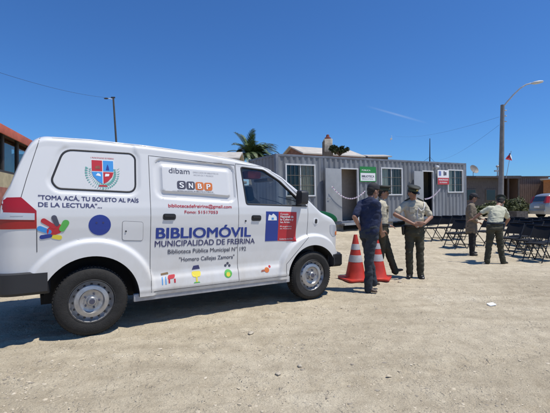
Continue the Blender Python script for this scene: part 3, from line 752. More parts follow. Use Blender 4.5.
dtext('I. MUNICIPALIDAD DE FREIRINA', cx - .115, cz + .132, .23, .022, M_red, 'crest_lettering', .0, 0, parent=em)
# sliding door decals
dtext('dibam', .825, 1.735, .25, .095, M_grey, 'agency_lettering', -.0005, -.02, parent=SD)
dtext('DIRECCIÓN DE BIBLIOTECAS', 1.12, 1.748, .33, .026, M_lgrey, 'agency_small_lettering', 0, -.02, parent=SD); dtext('ARCHIVOS Y MUSEOS', 1.12, 1.715, .26, .026, M_lgrey, 'agency_small_lettering', 0, -.02, parent=SD)
for i, (ch, m) in enumerate((('S', M_grey), ('N', M_grey), ('B', M_orange), ('P', M_orange))):
    x0 = .915 + i * .112; z0 = 1.548 - i * .004
    tl_ = dpoly(rounded([(x0, z0), (x0 + .106, z0), (x0 + .106, z0 + .098), (x0, z0 + .098)], .03), m, .003, 'letter_tile', SD)
    dtext(ch, x0 + .03, z0 + .018, .048, .088, M_white, 'tile_letter', .003, 0, .006, tl_)
dtext('SISTEMA NACIONAL DE BIBLIOTECAS PÚBLICAS', .915, 1.520, .45, .022, M_grey, 'agency_small_lettering', 0, -.02, parent=SD)
dtext('bibliotecadefreirina@gmail.com', .80, 1.335, .80, .055, M_red, 'address_lettering', .0009, -.02, parent=SD)
dtext('Fono: 51517053', .99, 1.262, .42, .050, M_red, 'phone_lettering', .0009, -.02, parent=SD)
dtext('BIBLIOMÓVIL', .665, .98, 1.215, .172, mat('decal_royal_blue', (.018, .045, .26), .45), 'title_lettering', .0066, -.024)
dtext('MUNICIPALIDAD DE FREIRINA', .65, .885, 1.295, .098, M_navy, 'municipality_lettering', .0014, -.022)
dtext('Biblioteca Pública Municipal N° 192', .80, .795, 1.02, .072, M_grey, 'library_lettering', .0005, -.024)
dtext('"Homero Callejas Zamora"', .935, .695, .72, .070, M_grey, 'library_lettering', .0005, -.022, parent=SD)
# the small drawings along the lower band
dr = empty('animal_drawing', (0, 0, 0)); dr.parent = SD
dpoly([(.72, .575), (.80, .585), (.805, .562), (.72, .553)], mat('decal_brown', (.25, .16, .08), .6), .003, 'brown_patch', dr); dpoly(rounded([(.79, .505), (.87, .51), (.885, .555), (.80, .55)], .02), M_red, .003, 'animal_body', dr)
for x in (.80, .865): dpoly([(x, .46), (x + .018, .46), (x + .018, .505), (x, .505)], M_red, .003, 'animal_leg', dr)
for x in (.725, .765): dpoly([(x, .45), (x + .010, .45), (x + .010, .54), (x, .53)], M_sky, .003, 'striped_figure', dr)
dr = empty('cup_drawing', (0, 0, 0)); dr.parent = SD
dpoly(rounded([(1.09, .50), (1.19, .50), (1.20, .565), (1.08, .565)], .03), M_yellow, .003, 'cup_bowl', dr); dpoly([(1.13, .44), (1.15, .44), (1.15, .50), (1.13, .50)], M_yellow, .004, 'cup_stem', dr); dpoly([(1.10, .43), (1.18, .43), (1.17, .442), (1.11, .442)], M_green, .003, 'cup_foot', dr)
dpoly([(1.09, .585), (1.19, .59), (1.175, .635), (1.11, .63)], M_navy, .003, 'hat_mark', dr)
dr = empty('green_figure_drawing', (0, 0, 0)); dr.parent = SD
dpoly(circ(1.555, .50, .052, 16), M_green, .003, 'figure_body', dr); dpoly(circ(1.555, .49, .028, 12), M_yellow, .0045, 'figure_belly', dr)
for (x, z) in ((1.53, .60), (1.56, .625), (1.585, .595)): dpoly(circ(x, z, .017, 8), M_grey, .003, 'leaf_mark', dr)
dr = empty('red_figure_drawing', (0, 0, 0)); dr.parent = FD
dpoly(circ(2.12, .495, .036, 12), M_orange, .003, 'figure_body', dr); dpoly(circ(2.17, .535, .017, 10), M_red, .003, 'figure_head', dr); dpoly([(2.03, .475), (2.09, .48), (2.08, .505), (2.04, .50)], M_brick, .003, 'figure_tail', dr)
# government sign on the front door
sg = empty('government_sign', (0, 0, 0)); sg.parent = FD
dpoly([(2.105, 1.275), (2.302, 1.270), (2.302, .872), (2.105, .876)], M_blue, .003, 'blue_panel', sg); dpoly([(2.302, 1.270), (2.600, 1.262), (2.600, .852), (2.302, .872)], M_red, .003, 'red_panel', sg)
dpoly([(2.135, 1.155), (2.275, 1.152), (2.27, 1.20), (2.245, 1.225), (2.215, 1.245), (2.19, 1.22), (2.15, 1.235), (2.14, 1.20)], M_white, .0045, 'shield_mark', sg)
dpoly([(2.19, 1.165), (2.225, 1.164), (2.225, 1.19), (2.19, 1.191)], M_sky, .006, 'shield_centre', sg)
for (s_, z, wd, sz, b) in (('Consejo', 1.225, .13, .036, .0003), ('Nacional de', 1.187, .215, .044, .0012), ('la Cultura y', 1.150, .215, .040, .001), ('las Artes', 1.115, .16, .036, .0006), ('Región', 1.060, .19, .026, 0), ('de Atacama', 1.030, .19, .026, 0), ('Gobierno de Chile', .885, .225, .028, .0003)):
    dtext(s_, 2.33, z, wd, sz, M_white, 'sign_lettering', b, -.02, .005, sg)

# ------------------------------------------------------------------ container office
CA = Vector((3.25, 16.7)); CD = Vector((7.07, 4.0)).normalized(); CANG = math.atan2(CD.y, CD.x)
def cpl(u, v):                                  # container face coordinates seen at a pixel
    k = (u - CU) / FPX; t = (k * CA.y - CA.x) / (CD.x - k * CD.y); Y = CA.y + t * CD.y
    return t, EYE - (v - HV) * Y / FPX
CT0 = cpl(277, 155)[0]; LEN = 12.0; CH = 2.9
tilt = .0215
corner = CA + CD * CT0
cz0 = gz(0, corner.y) + .02
base_left = EYE + (HV - 153.6) * corner.y / FPX - CH
cont = empty('container_office', (corner.x, corner.y, base_left), CANG, 'long grey corrugated shipping container used as an office, with windows and two open doors', 'container')
cont.rotation_euler = (0, -tilt, CANG)
def cl(u, v):
    t, z = cpl(u, v); return (t - CT0), z - base_left - (t - CT0) * tilt
def crect(u0, v0, u1, v1):
    a = cl(u0, v0); b = cl(u1, v1); return a[0], b[1], b[0], a[1]     # x0,z0,x1,z1
LEN = cl(467, 190)[0]
win = [crect(287.5, 165, 315, 195), crect(382.3, 168.6, 402, 194), crect(448.6, 170.5, 462.6, 191.5)]
dop = [crect(342, 168, 358, 218.5), crect(423.3, 170, 433.2, 213.5)]
dop = [(a, .16, c, 2.38) for a, b, c, d in dop]
holes = win + dop
# corrugated front wall, built column by column round the openings
pitch, dep = .278, .045
prof = [(0, 0), (.07, 0), (.139, dep), (.209, dep)]
xs = []; x = .12
while x < LEN - .12:
    for (a, d) in prof:
        if x + a < LEN - .12: xs.append((x + a, d))
    x += pitch
xs.append((LEN - .12, 0))
def dcor(x):
    for (a, d), (b, e) in zip(xs, xs[1:]):
        if a <= x <= b: return lerp(d, e, (x - a) / (b - a + 1e-9))
    return 0
allx = sorted(set([round(a, 4) for a, _ in xs] + [round(h[0], 4) for h in holes] + [round(h[2], 4) for h in holes]))
wall = MB()
for a, b in zip(allx, allx[1:]):
    if b - a < 1e-4: continue
    m = (a + b) / 2; segs = [(.14, CH - .10)]
    for h in holes:
        if h[0] - 1e-3 < m < h[2] + 1e-3:
            ns = []
            for (z0, z1) in segs:
                if h[1] > z0: ns.append((z0, min(z1, h[1])))
                if h[3] < z1: ns.append((max(z0, h[3]), z1))
            segs = [s_ for s_ in ns if s_[1] - s_[0] > .01]
    for (z0, z1) in segs: wall.quad((a, dcor(a) + .01, z0), (b, dcor(b) + .01, z0), (b, dcor(b) + .01, z1), (a, dcor(a) + .01, z1))
fw = wall.build('corrugated_wall', M_cont, cont)
sm = fw.modifiers.new('s', 'SOLIDIFY'); sm.thickness = .012; sm.offset = -1; fw.data = bake(fw)
ew = MB(); y = .12; W = 2.44; ys = []
while y < W - .12:
    for (a, d) in prof:
        if y + a < W - .12: ys.append((y + a, d))
    y += pitch
ys.append((W - .12, 0))
for (a, d), (b, e) in zip(ys, ys[1:]):
    ew.quad((.01 + d, a, .14), (.01 + e, b, .14), (.01 + e, b, CH - .1), (.01 + d, a, CH - .1)); ew.quad((LEN - .01 - d, a, .14), (LEN - .01 - e, b, .14), (LEN - .01 - e, b, CH - .1), (LEN - .01 - d, a, CH - .1))
ew.box((.12, W - .03, .14), (LEN - .12, W - .01, CH - .1)); ew.build('end_and_back_walls', M_cont, cont, fix=False)
fr = MB()
for (x, y) in ((0, 0), (LEN - .12, 0), (0, W - .12), (LEN - .12, W - .12)): fr.box((x, y, 0), (x + .12, y + .12, CH))
for y in (0.002, W - .122): fr.box((.12, y, 0), (LEN - .12, y + .10, .14)); fr.box((.12, y, CH - .1), (LEN - .12, y + .10, CH - .003))
for x in (.002, LEN - .122): fr.box((x, .12, 0), (x + .12, W - .12, .14)); fr.box((x, .12, CH - .1), (x + .12, W - .12, CH - .003))
fr.build('steel_frame', M_contd, cont, bevel=.012)
MB().box((.1, .1, CH - .03), (LEN - .1, W - .1, CH - .006)).build('roof', M_contd, cont)
MB().box((.1, .1, .08), (LEN - .1, W - .1, .13)).build('floor', M_woodg, cont)
mid = (cl(322, 190)[0])
for (a, b) in ((mid, .10),): MB().box((a, -.002, .14), (a + b, .03, CH - .1)).build('joint_post', M_contd, cont)
inn = MB(); inn.box((.16, W - .12, .14), (LEN - .16, W - .08, CH - .12)); inn.box((dop[0][0] - .6, .75, .14), (dop[0][2] + .9, .80, CH - .12)); inn.box((mid + .2, .2, .14), (mid + .26, W - .12, CH - .12)); inn.box((dop[1][0] - 1.3, .2, .14), (dop[1][0] - 1.24, W - .12, CH - .12)); inn.build('inner_partition', M_inner, cont)  # panel close behind the left doorway is added to lighten its interior
for i, (x0, z0, x1, z1) in enumerate(win):
    f = MB(); k = .055
    f.box((x0 - k, -.03, z0 - k), (x1 + k, .05, z0)); f.box((x0 - k, -.03, z1), (x1 + k, .05, z1 + k)); f.box((x0 - k, -.029, z0), (x0, .05, z1)); f.box((x1, -.029, z0), (x1 + k, .05, z1)); f.box(((x0 + x1) / 2 - .018, 0, z0), ((x0 + x1) / 2 + .018, .045, z1))
    fo = f.build('window', M_wframe, cont)
    MB().box((x0, .028, z0), (x1, .034, z1)).build('pane', glass('room_glass', (.82, .86, .84)), fo)
    br = MB(); n = 7 if i < 2 else 5
    for j in range(1, n): xx = lerp(x0, x1, j / n); br.tube([(xx, -.012, z0), (xx, -.012, z1)], .008, 6)
    for zz in (.33, .66): br.tube([(x0, -.020, lerp(z0, z1, zz)), (x1, -.020, lerp(z0, z1, zz))], .008, 6)
    br.build('window_bars', M_bar, fo)
    cu = MB(); xa, xb = ((x0 + x1) / 2, x1) if i == 0 else (x0, x0 + (x1 - x0) * .4)
    n = 14; V = []
    for j in range(n + 1): xx = lerp(xa, xb, j / n); V += [(xx, .10 + .02 * (j % 2), z0 - .03), (xx, .10 + .02 * (j % 2), z1 + .02)]
    cu.add(V, [(2 * j, 2 * j + 2, 2 * j + 3, 2 * j + 1) for j in range(n)]); cu.build('curtain', mat('tan_curtain', (.42, .33, .25), .9, var=.2) if i == 0 else mat('pale_curtain', (.62, .60, .54), .9), fo)
for i, (x0, z0, x1, z1) in enumerate(dop):
    f = MB(); k = .05
    f.box((x0 - k, -.025, z0 - .02), (x0, .06, z1 + k)); f.box((x1, -.025, z0 - .02), (x1 + k, .06, z1 + k)); f.box((x0, -.024, z1), (x1, .06, z1 + k))
    fo = f.build('door_frame', M_wframe, cont)
    # the leaf stands folded back flat against the wall, left of its opening
    wd = (x1 - x0)
    lf = MB(); lf.M = Matrix.Translation((x0 - .05, -.045, 0)) @ Matrix.Rotation(radians(8), 4, 'Z'); lf.box((-wd - .06, -.04, z0), (0, 0, z1))
    lo = lf.build('door_leaf', M_leafdoor, fo, bevel=.008)
    hd = MB(); hd.M = lf.M; hd.tube([(-wd + .03, -.04, 1.15), (-wd + .03, -.09, 1.15), (-wd + .15, -.09, 1.15)], .012, 6); hd.build('handle', M_galv, lo)
    MB().box((x0 - .1, -.30, -.02), (x1 + .1, -.02, .06)).build('doorstep', M_galv, cont)
# feet under the container
for xx in (.1, 3.0, 6.0, 9.0, LEN - .5):
    for yy in (.15, W - .55):
        wx = corner.x + CD.x * xx - CD.y * yy; wy = corner.y + CD.y * xx + CD.x * yy
        dz = base_left + xx * tilt - gz(wx, wy)
        MB().box((xx, yy, -dz - .03), (xx + .4, yy + .4, .0)).build('support_block', M_concrete, cont)
# lamp over the second door, signs, garlands, aerial: things fixed to the container's outside
ax_, az_ = cl(436, 167.5)
mb = MB(); mb.box((ax_ - .05, -.06, az_ - .03), (ax_ + .05, -.002, az_ + .09)); mb.sphere((ax_, -.12, az_ + .01), (.09, .09, .08), 12, 8); mb.build('wall_lamp', M_wframe, cont, smooth=50)
CMW = Matrix.Translation(cont.location) @ cont.rotation_euler.to_matrix().to_4x4()
def cworld(x, y, z): return CMW @ Vector((x, y, z))
def on_container(name, label, cat, x, z, y=-.006):
    e = empty(name, cworld(x, y, z), 0, label, cat); e.rotation_euler = cont.rotation_euler; return e
x0, z0, x1, z1 = crect(360.6, 167, 376, 181.5)
e = on_container('sign_board', 'green and white notice board on the container beside the left open door', 'sign', x0, z0)
wd, ht = x1 - x0, z1 - z0
MB().box((0, -.02, 0), (wd, .0, ht)).build('panel', M_white, e)
MB().box((-.02, -.028, -.02), (wd + .02, -.021, .02)).box((-.02, -.028, ht - .02), (wd + .02, -.021, ht + .02)).box((-.02, -.028, .02), (.015, -.021, ht - .02)).box((wd - .015, -.028, .02), (wd + .02, -.021, ht - .02)).build('green_border', mat('sign_green', (.02, .22, .05), .5), e)
MB().box((.015, -.0255, ht * .60), (wd - .015, -.021, ht - .02)).build('green_band', mat('sign_green', (.02, .22, .05), .5), e)
def plane_text(s, x, z, width, size, m, y, parent, bold=0.0):
    V, F = text_mesh(s, size, bold, width=width); mb = MB()
    for k_, bx in enumerate((0, bold, -bold) if bold else (0,)): mb.add([(x + v.x + bx, y - k_ * .0004, z + v.y) for v in V], F)
    mb.build('lettering', m, parent, fix=False)
plane_text('BIBLIOTECA', wd * .10, ht * .28, wd * .8, .14, M_grey, -.0235, e, .004); plane_text('PÚBLICA', wd * .10, ht * .72, wd * .55, .10, M_white, -.0275, e, .002)
plane_text('Biblioteca de Freirina', wd * .12, ht * .14, wd * .7, .07, M_grey, -.0235, e)
x0, z0, x1, z1 = crect(437.2, 170, 448.3, 184.6)
e = on_container('sign_board', 'red and white government notice board on the container between the right door and window', 'sign', x0, z0, -.045)
wd, ht = x1 - x0, z1 - z0
MB().box((0, -.02, 0), (wd, .0, ht)).build('panel', M_white, e)
MB().box((0, -.0245, 0), (wd, -.021, ht * .46)).build('red_band', M_red, e)
MB().box((wd * .10, -.0245, ht * .60), (wd * .30, -.021, ht * .92)).build('blue_mark', mat('pale_blue_mark', (.15, .2, .45), .6), e); MB().box((wd * .52, -.0245, ht * .62), (wd * .62, -.021, ht * .92)).box((wd * .64, -.0245, ht * .64), (wd * .78, -.021, ht * .86)).build('grey_mark', M_grey, e)
plane_text('MUNICIPALIDAD', wd * .08, ht * .27, wd * .84, .12, M_white, -.0275, e, .003); plane_text('DE FREIRINA', wd * .16, ht * .09, wd * .68, .10, M_white, -.0275, e, .002)
def garland(label, a, b, sag, mid=.5):
    A = cworld(*a); B = cworld(*b); n = 60; cols = [M_white, mat('garland_pink', (.55, .28, .36), .8), mat('garland_violet', (.28, .22, .42), .8), M_white]
    mb = MB()
    for i in range(n):
        k = i / n; p = A.lerp(B, k); p.z -= sag * 4 * k * (1 - k); q = A.lerp(B, (i + 1) / n); q.z -= sag * 4 * ((i + 1) / n) * (1 - (i + 1) / n)
        mb.mi = i % 4; m = (p + q) / 2
        mb.tube([p, q], .012, 5)
        a_ = i * 1.1
        for j in range(3):
            aa = a_ + j * 2.09; mb.add([m, m + Vector((cos(aa) * .035, sin(aa) * .02 - .02, sin(aa) * .035)), m + Vector((cos(aa + .7) * .035, sin(aa) * .02 - .02, sin(aa + .7) * .035))], [(0, 1, 2)])
    o = mb.build('garland', cols, fix=False); tag(o, label, 'garland', ); return o
a = cl(328, 186.5); b = cl(342, 199); c = cl(364, 191)
garland('pink and white paper garland hanging across the left open doorway of the container', (a[0], -.30, a[1]), (c[0], -.10, c[1]), .42)
a = cl(421, 199); c = cl(438.5, 189)
garland('pink and white paper garland hanging across the right open doorway of the container', (a[0], -.25, a[1]), (c[0], -.12, c[1]), .12)
ax2, az2 = cl(440.5, 138.5)
p = cworld(ax2, .6, CH); mb = MB(); hh = EYE + (HV - 138.5) * p.y / FPX - p.z
mb.tube([(0, 0, 0), (0, 0, hh)], [.035, .018], 8); mb.box((-.12, -.12, 0), (.12, .12, .03)); mb.tube([(0, 0, hh * .25), (-.4, .2, 0)], .006, 5); mb.tube([(0, 0, hh * .25), (.4, .2, 0)], .006, 5)
o = mb.build('aerial_mast', M_wire); o.location = p; tag(o, 'thin dark aerial mast standing on the container roof', 'mast')

# ------------------------------------------------------------------ green bin behind the bonnet
p = Vector((PX(311.5, 8.6), 8.6, 0)); e = empty('waste_bin', p, radians(12), 'green plastic bin with domed lid showing behind the van bonnet', 'bin')
mb = MB(); mb.prism([(-.40, .12), (.40, .12), (.47, .98), (-.47, .98)], -.32, .32); mb.build('bin_body', M_greenp, e, bevel=.03)
mb = MB(); n = 14; poly = [(-.49, 1.0)] + [(.49 * -cos(pi * i / n), 1.0 + .235 * sin(pi * i / n) ** .8) for i in range(1, n)] + [(.49, 1.0)]
mb.prism(poly, -.34, .34); mb.build('bin_lid', M_greenp, e, bevel=.02)
for sx in (-.3, .3):
    MB().tube([(sx, -.30, .07), (sx, -.24, .07)], .07, 14).build('wheel', M_rubber, e); MB().tube([(sx, .24, .07), (sx, .30, .07)], .07, 14).build('wheel', M_rubber, e)

# ------------------------------------------------------------------ traffic cones
def cone(u, v, label, h=.80, rz=0.0, lean=0):
    p = ground_at(u, v); e = empty('traffic_cone', (p.x, p.y, p.z), rz, label, 'traffic cone', 'traffic cones beside the van')
    e.rotation_euler = (0, lean, rz)
    mb = MB(); mb.prism(rounded([(-.25, -.25), (.25, -.25), (.25, .25), (-.25, .25)], .06), 0.0, .035, 'xy'); mb.build('cone_base', M_conem, e, bevel=.008)
    def r(z): return lerp(.185, .030, (z - .035) / (h - .035))
    mb = MB(); mb.lathe([(r(.035) + .015, .03), (r(.06), .06)] + [(r(z), z) for z in (.2, .4, .6)] + [(r(h), h), (r(h) - .012, h - .002), (.01, h - .05)], 28); mb.build('cone_body', M_conem, e, smooth=40)
    for (z0, z1) in ((.33, .45), (.55, .65)):
        MB().lathe([(r(z0) - .002, z0 - .002), (r(z0) + .003, z0), (r(z1) + .003, z1), (r(z1) - .002, z1 + .002)], 28).build('reflective_band', M_conew, e, smooth=40)
cone(355.5, 279.5, 'orange traffic cone at the left of the man in navy, nearest the van', .82, .3)
cone(376.8, 278.3, 'orange traffic cone with grey bands between the two officers beside the man in navy', .74, -.4)

# ------------------------------------------------------------------ folding chairs
def make_chair():
    e = empty('folding_chair', (0, 0, 0))
    mb = MB(); mb.M = Matrix.Translation((.01, 0, .44)) @ Matrix.Rotation(radians(3), 4, 'Y'); mb.box((-.19, -.20, -.018), (.20, .20, .018)); mb.build('seat', M_chair, e, bevel=.012)
    mb = MB(); V = []
    for i in range(7):
        y = -.205 + .41 * i / 6; c = .025 * (1 - (y / .205) ** 2)
        for z in (.56, .64, .74, .835): V.append((lerp(-.105, -.255, (z - .56) / .27) - c, y, z))
    mb.add(V, [(i * 4 + j, (i + 1) * 4 + j, (i + 1) * 4 + j + 1, i * 4 + j + 1) for i in range(6) for j in range(3)]); bk = mb.build('backrest', M_chair, e, smooth=50)
    sm = bk.modifiers.new('s', 'SOLIDIFY'); sm.thickness = .016; bk.data = bake(bk); set_sharp(bk.data, 50)
    for sy in (-1, 1):
        MB().tube([(-.265, sy * .205, .84), (-.02, sy * .215, .44), (.245, sy * .215, .0)], .0125, 8).build('front_leg', M_chairm, e, smooth=60)
        MB().tube([(.13, sy * .19, .43), (-.27, sy * .19, 0)], .0125, 8).build('rear_leg', M_chairm, e, smooth=60)
    MB().tube([(.20, -.21, .10), (.20, .21, .10)], .009, 6).build('crossbar', M_chairm, e, smooth=60); MB().tube([(-.21, -.19, .08), (-.21, .19, .08)], .009, 6).build('crossbar', M_chairm, e, smooth=60)
    MB().tube([(-.262, -.20, .84), (-.275, 0, .845), (-.262, .20, .84)], .012, 8).build('top_rail', M_chairm, e, smooth=60)
    return e
chair0 = make_chair(); cfirst = True
CH_L = [(431.5, 240.5, 'leftmost folding chair, just right of the middle officer, below the container'),
        (442, 240, 'second folding chair from the left in the row nearest the container'),
        (452.5, 239.5, 'third folding chair from the left in the row nearest the container'),
        (463, 239, 'fourth folding chair from the left in the row nearest the container'),
        (455, 247.5, 'front folding chair standing alone a step nearer than the left row'),
        (466, 247, 'folding chair half hidden behind the legs of the man in brown'),
        (484, 245, 'folding chair seen between the man in brown and the bending officer'),
        (503, 243.5, 'black folding chair just right of the bending officer, farthest row'),
        (514, 243, 'tall-looking folding chair in the farthest row beside the stone planter'),
        (511, 254, 'folding chair at the right hand of the bending officer, its seat towards him'),
        (520.5, 251.5, 'second chair from the left in the middle row right of the bending officer'),
        (530.5, 249.5, 'third chair from the left in the middle row right of the bending officer'),
        (540.5, 247.5, 'fourth chair from the left in the middle row right of the bending officer'),
        (550, 246, 'chair of the middle row cut by the right edge of the picture'),
        (521, 245.5, 'folding chair in the third row back, under the left edge of the dark planter'),
        (530, 244, 'folding chair in the third row back, in front of the pale boulders'),
        (540, 242.5, 'folding chair in the third row back, directly below the silver car'),
        (549, 241.5, 'farthest chair at the right edge, below the car wheel'),
        (527, 257, 'folding chair just left of the nearest pair at lower right'),
        (537.5, 261, 'nearest folding chair at lower right, left one of the front pair'),
        (550, 260, 'nearest folding chair at lower right, cut by the picture edge')]
crnd = random.Random(5)
for i, (u, v, lab) in enumerate(CH_L):
    p = ground_at(u, v); c = chair0 if i == 0 else copy_tree(chair0)
    c.location = (p.x, p.y, gz(p.x, p.y) - .005); c.rotation_euler = (0, 0, radians(180 + 24 + crnd.uniform(-7, 7)))
    tag(c, lab, 'chair', 'black folding chairs set out in rows')

# ------------------------------------------------------------------ people
def rings(mb, R, n=20):                          # R: list of (centre, lateral axis * rx, forward axis * ry); closed loft
    V = []
    for c, a, b in R:
        for k in range(n): t = 2 * pi * k / n; V.append(c + a * cos(t) + b * sin(t))
    F = [(i * n + k, i * n + (k + 1) % n, (i + 1) * n + (k + 1) % n, (i + 1) * n + k) for i in range(len(R) - 1) for k in range(n)]
    F += [tuple(range(n))[::-1], tuple((len(R) - 1) * n + k for k in range(n))]
    mb.add(V, F)
def capsule(mb, a, b, ra, rb, n=14):
    a = Vector(a); b = Vector(b); d = (b - a).normalized(); s = d.cross(Vector((0, .31, .95))).normalized(); t = d.cross(s).normalized(); R = []
    for q in (-1, -.8, -.4): R.append((a + d * ra * q, s * ra * max(.05, sqrt(1 - q * q)), t * ra * max(.05, sqrt(1 - q * q))))
    for q in (0, .25, .5, .75, 1): r = lerp(ra, rb, q); R.append((a.lerp(b, q), s * r, t * r))
    for q in (.4, .8, 1): R.append((b + d * rb * q, s * rb * max(.05, sqrt(1 - q * q)), t * rb * max(.05, sqrt(1 - q * q))))
    rings(mb, R, n)
def ellip(mb, c, ax, n=16, m=10):                # ax: three axis vectors
    V = []; F = []; c = Vector(c)
    for i in range(m + 1):
        th = pi * i / m
        for k in range(n):
            a = 2 * pi * k / n; V.append(c + ax[0] * (max(.01, sin(th)) * cos(a)) + ax[1] * (max(.01, sin(th)) * sin(a)) + ax[2] * cos(th))
    for i in range(m):
        for k in range(n): F.append((i * n + k, (i + 1) * n + k, (i + 1) * n + (k + 1) % n, i * n + (k + 1) % n))
    F += [tuple(range(n)), tuple(m * n + k for k in range(n))[::-1]]
    mb.add(V, F)
def fuse(mb, name, mats, parent, vox=.012, it=4, fold=0.0, fs=9.0, seed=0):
    me = mb.mesh(name, mats); bm = bmesh.new(); bm.from_mesh(me); bmesh.ops.recalc_face_normals(bm, faces=bm.faces); bm.to_mesh(me); bm.free()
    o = link(name, me, parent)
    r = o.modifiers.new('r', 'REMESH'); r.mode = 'VOXEL'; r.voxel_size = vox; r.use_smooth_shade = True
    s_ = o.modifiers.new('s', 'SMOOTH'); s_.factor = .5; s_.iterations = it
    me = bake(o)
    if fold:
        for v in me.vertices:
            c = v.co; k = noise.noise(Vector((c.x * fs + seed, c.y * fs, c.z * fs * 2.2))) + .5 * noise.noise(Vector((c.x * fs * 2.4, c.y * fs * 2.4 + seed, c.z * fs * 4)))
            v.co = c + v.normal * (fold * k)
    me.materials.clear()
    for m in (mats if isinstance(mats, (list, tuple)) else [mats]): me.materials.append(m)
    me.polygons.foreach_set('use_smooth', [True] * len(me.polygons)); return o
def person(loc, label, J, cfg):
    e = empty('person', loc, 0, label, 'person')
    V3 = Vector; g_ = {k: V3(v) for k, v in J.items()}
    up = (g_['neck'] - g_['hip']).normalized(); lat = (g_['shR'] - g_['shL']).normalized(); fwd = up.cross(lat).normalized()
    if fwd.dot(V3(cfg['face'])) < 0: fwd = -fwd
    hl = (g_['hpR'] - g_['hpL']).normalized(); hf = V3((0, 0, 1)).cross(hl).normalized()
    if hf.dot(V3(cfg['face'])) < 0: hf = -hf
    chest = g_['hip'].lerp(g_['neck'], .66)
    belly = cfg.get('belly', 0.0)
    def torso(mb, inf, low=0.0, top_=1.0):
        L = [(-.10, .155, .105, 0), (0.0, .168, .118, 0), (.18, .158, .115 + belly * .7, belly * .7), (.38, .156, .118 + belly, belly), (.60, .172, .122 + belly * .3, belly * .3), (.80, .185, .108, 0), (.90, .155, .085, 0), (.97, .09, .07, 0)]
        R = []
        for (k, rx, ry, f_) in L:
            if k < low or k > top_: continue
            c = g_['hip'].lerp(g_['neck'], k); a = hl.lerp(lat, max(0, min(1, k))).normalized(); f = hf.lerp(fwd, max(0, min(1, k))).normalized()
            R.append((c + f * f_ * .6, a * (rx + inf), f * (ry + inf)))
        rings(mb, R)
    # head frame
    hz = V3(cfg.get('hup', (0, 0, 1))).normalized(); hfw = V3(cfg['head']).normalized(); hx = hfw.cross(hz).normalized(); hz = hx.cross(hfw).normalized()
    H = g_['head']
    b = MB(); torso(b, -.012)
    capsule(b, g_['neck'] - up * .03, H - hz * .04 - hfw * .01, .058, .054)
    ellip(b, H + hz * .022 - hfw * .008, (hx * .074, hfw * .094, hz * .098)); ellip(b, H - hz * .050 + hfw * .022, (hx * .056, hfw * .066, hz * .062))
    ellip(b, H - hz * .085 + hfw * .055, (hx * .024, hfw * .024, hz * .022)); 
    ellip(b, H - hz * .018 + hfw * .094, (hx * .014, hfw * .022, hz * .026), 8, 6); ellip(b, H + hz * .020 + hfw * .076, (hx * .052, hfw * .018, hz * .014), 10, 6)
    ellip(b, H - hz * .058 + hfw * .082, (hx * .026, hfw * .012, hz * .010), 10, 6)
    for sx in (-1, 1): ellip(b, H + hx * sx * .078 - hz * .012 - hfw * .008, (hx * .012, hfw * .020, hz * .034), 8, 6)
    for q in 'LR':
        capsule(b, g_['sh' + q], g_['el' + q], .046, .038); capsule(b, g_['el' + q], g_['wr' + q], .040, .027)
        # hand
        wr = g_['wr' + q]; hd = V3(cfg['hand' + q]).normalized(); pn = V3(cfg.get('palm' + q, (0, 0, -1))); pn = (pn - hd * pn.dot(hd)).normalized(); sdv = hd.cross(pn).normalized() * (1 if q == 'L' else -1)
        pc = wr + hd * .052; ellip(b, pc, (sdv * .042, pn * .017, hd * .055), 10, 8)
        curl = cfg.get('curl', .55)
        for i, (ofs, ln) in enumerate(((-.030, .070), (-.010, .080), (.010, .075), (.029, .060))):
            p0 = wr + hd * .090 + sdv * ofs; d1 = (hd + pn * curl * .5 + sdv * ofs * 3).normalized(); p1 = p0 + d1 * ln * .5; d2 = (hd + pn * curl * 1.6).normalized(); p2 = p1 + d2 * ln * .5
            capsule(b, p0 - d1 * .02, p1, .0095, .0088, 8); capsule(b, p1, p2, .0088, .0078, 8)
        p0 = wr + hd * .035 - sdv * .030; p1 = p0 + (hd * .7 - sdv * .8 + pn * .2).normalized() * .040; p2 = p1 + (hd + pn * .3).normalized() * .028
        capsule(b, p0, p1, .012, .010, 8); capsule(b, p1, p2, .010, .0085, 8)
        capsule(b, g_['hp' + q], g_['kn' + q], .072, .050); capsule(b, g_['kn' + q], g_['an' + q], .052, .036); capsule(b, g_['an' + q], g_['to' + q] * .5 + g_['an' + q] * .5, .030, .018)
    bo = fuse(b, 'body', [M_skin, M_eye, M_lip], e, .0068, 2)
    for pgn in bo.data.polygons:
        c = pgn.center
        for sx in (-1, 1):
            if (c - (H + hx * sx * .031 + hfw * .082 + hz * .004)).length < .0125: pgn.material_index = 1
        d_ = c - (H - hz * .058 + hfw * .092)
        if abs(d_.dot(hz)) < .008 and abs(d_.dot(hx)) < .024 and d_.length < .03: pgn.material_index = 2
    # shirt
    s_ = MB(); torso(s_, .014, -.2 if (cfg.get('jacket') or cfg.get('nobelt')) else .12)
    for q in 'LR':
        sl_ = cfg.get('sleeve', .75); sh, el, wr = g_['sh' + q], g_['el' + q], g_['wr' + q]
        capsule(s_, g_['neck'].lerp(sh, .45) - up * .02, sh, .062, .066)
        if sl_ <= 1: capsule(s_, sh, sh.lerp(el, sl_), .066, .060)
        else: capsule(s_, sh, el, .066, .056); capsule(s_, el, el.lerp(wr, sl_ - 1), .056, .045)
    if cfg.get('jacket'): 
        for k in (-.18,): rings(s_, [(g_['hip'] - up * .16, hl * .185, hf * .14), (g_['hip'], hl * .19, hf * .145), (g_['hip'] + up * .15, hl * .175, hf * .135)])
    rings(s_, [(g_['neck'] - up * .05, lat * .082, fwd * .072), (g_['neck'] + up * .002, lat * .066, fwd * .064), (g_['neck'] + up * .022, lat * .062, fwd * .062)])
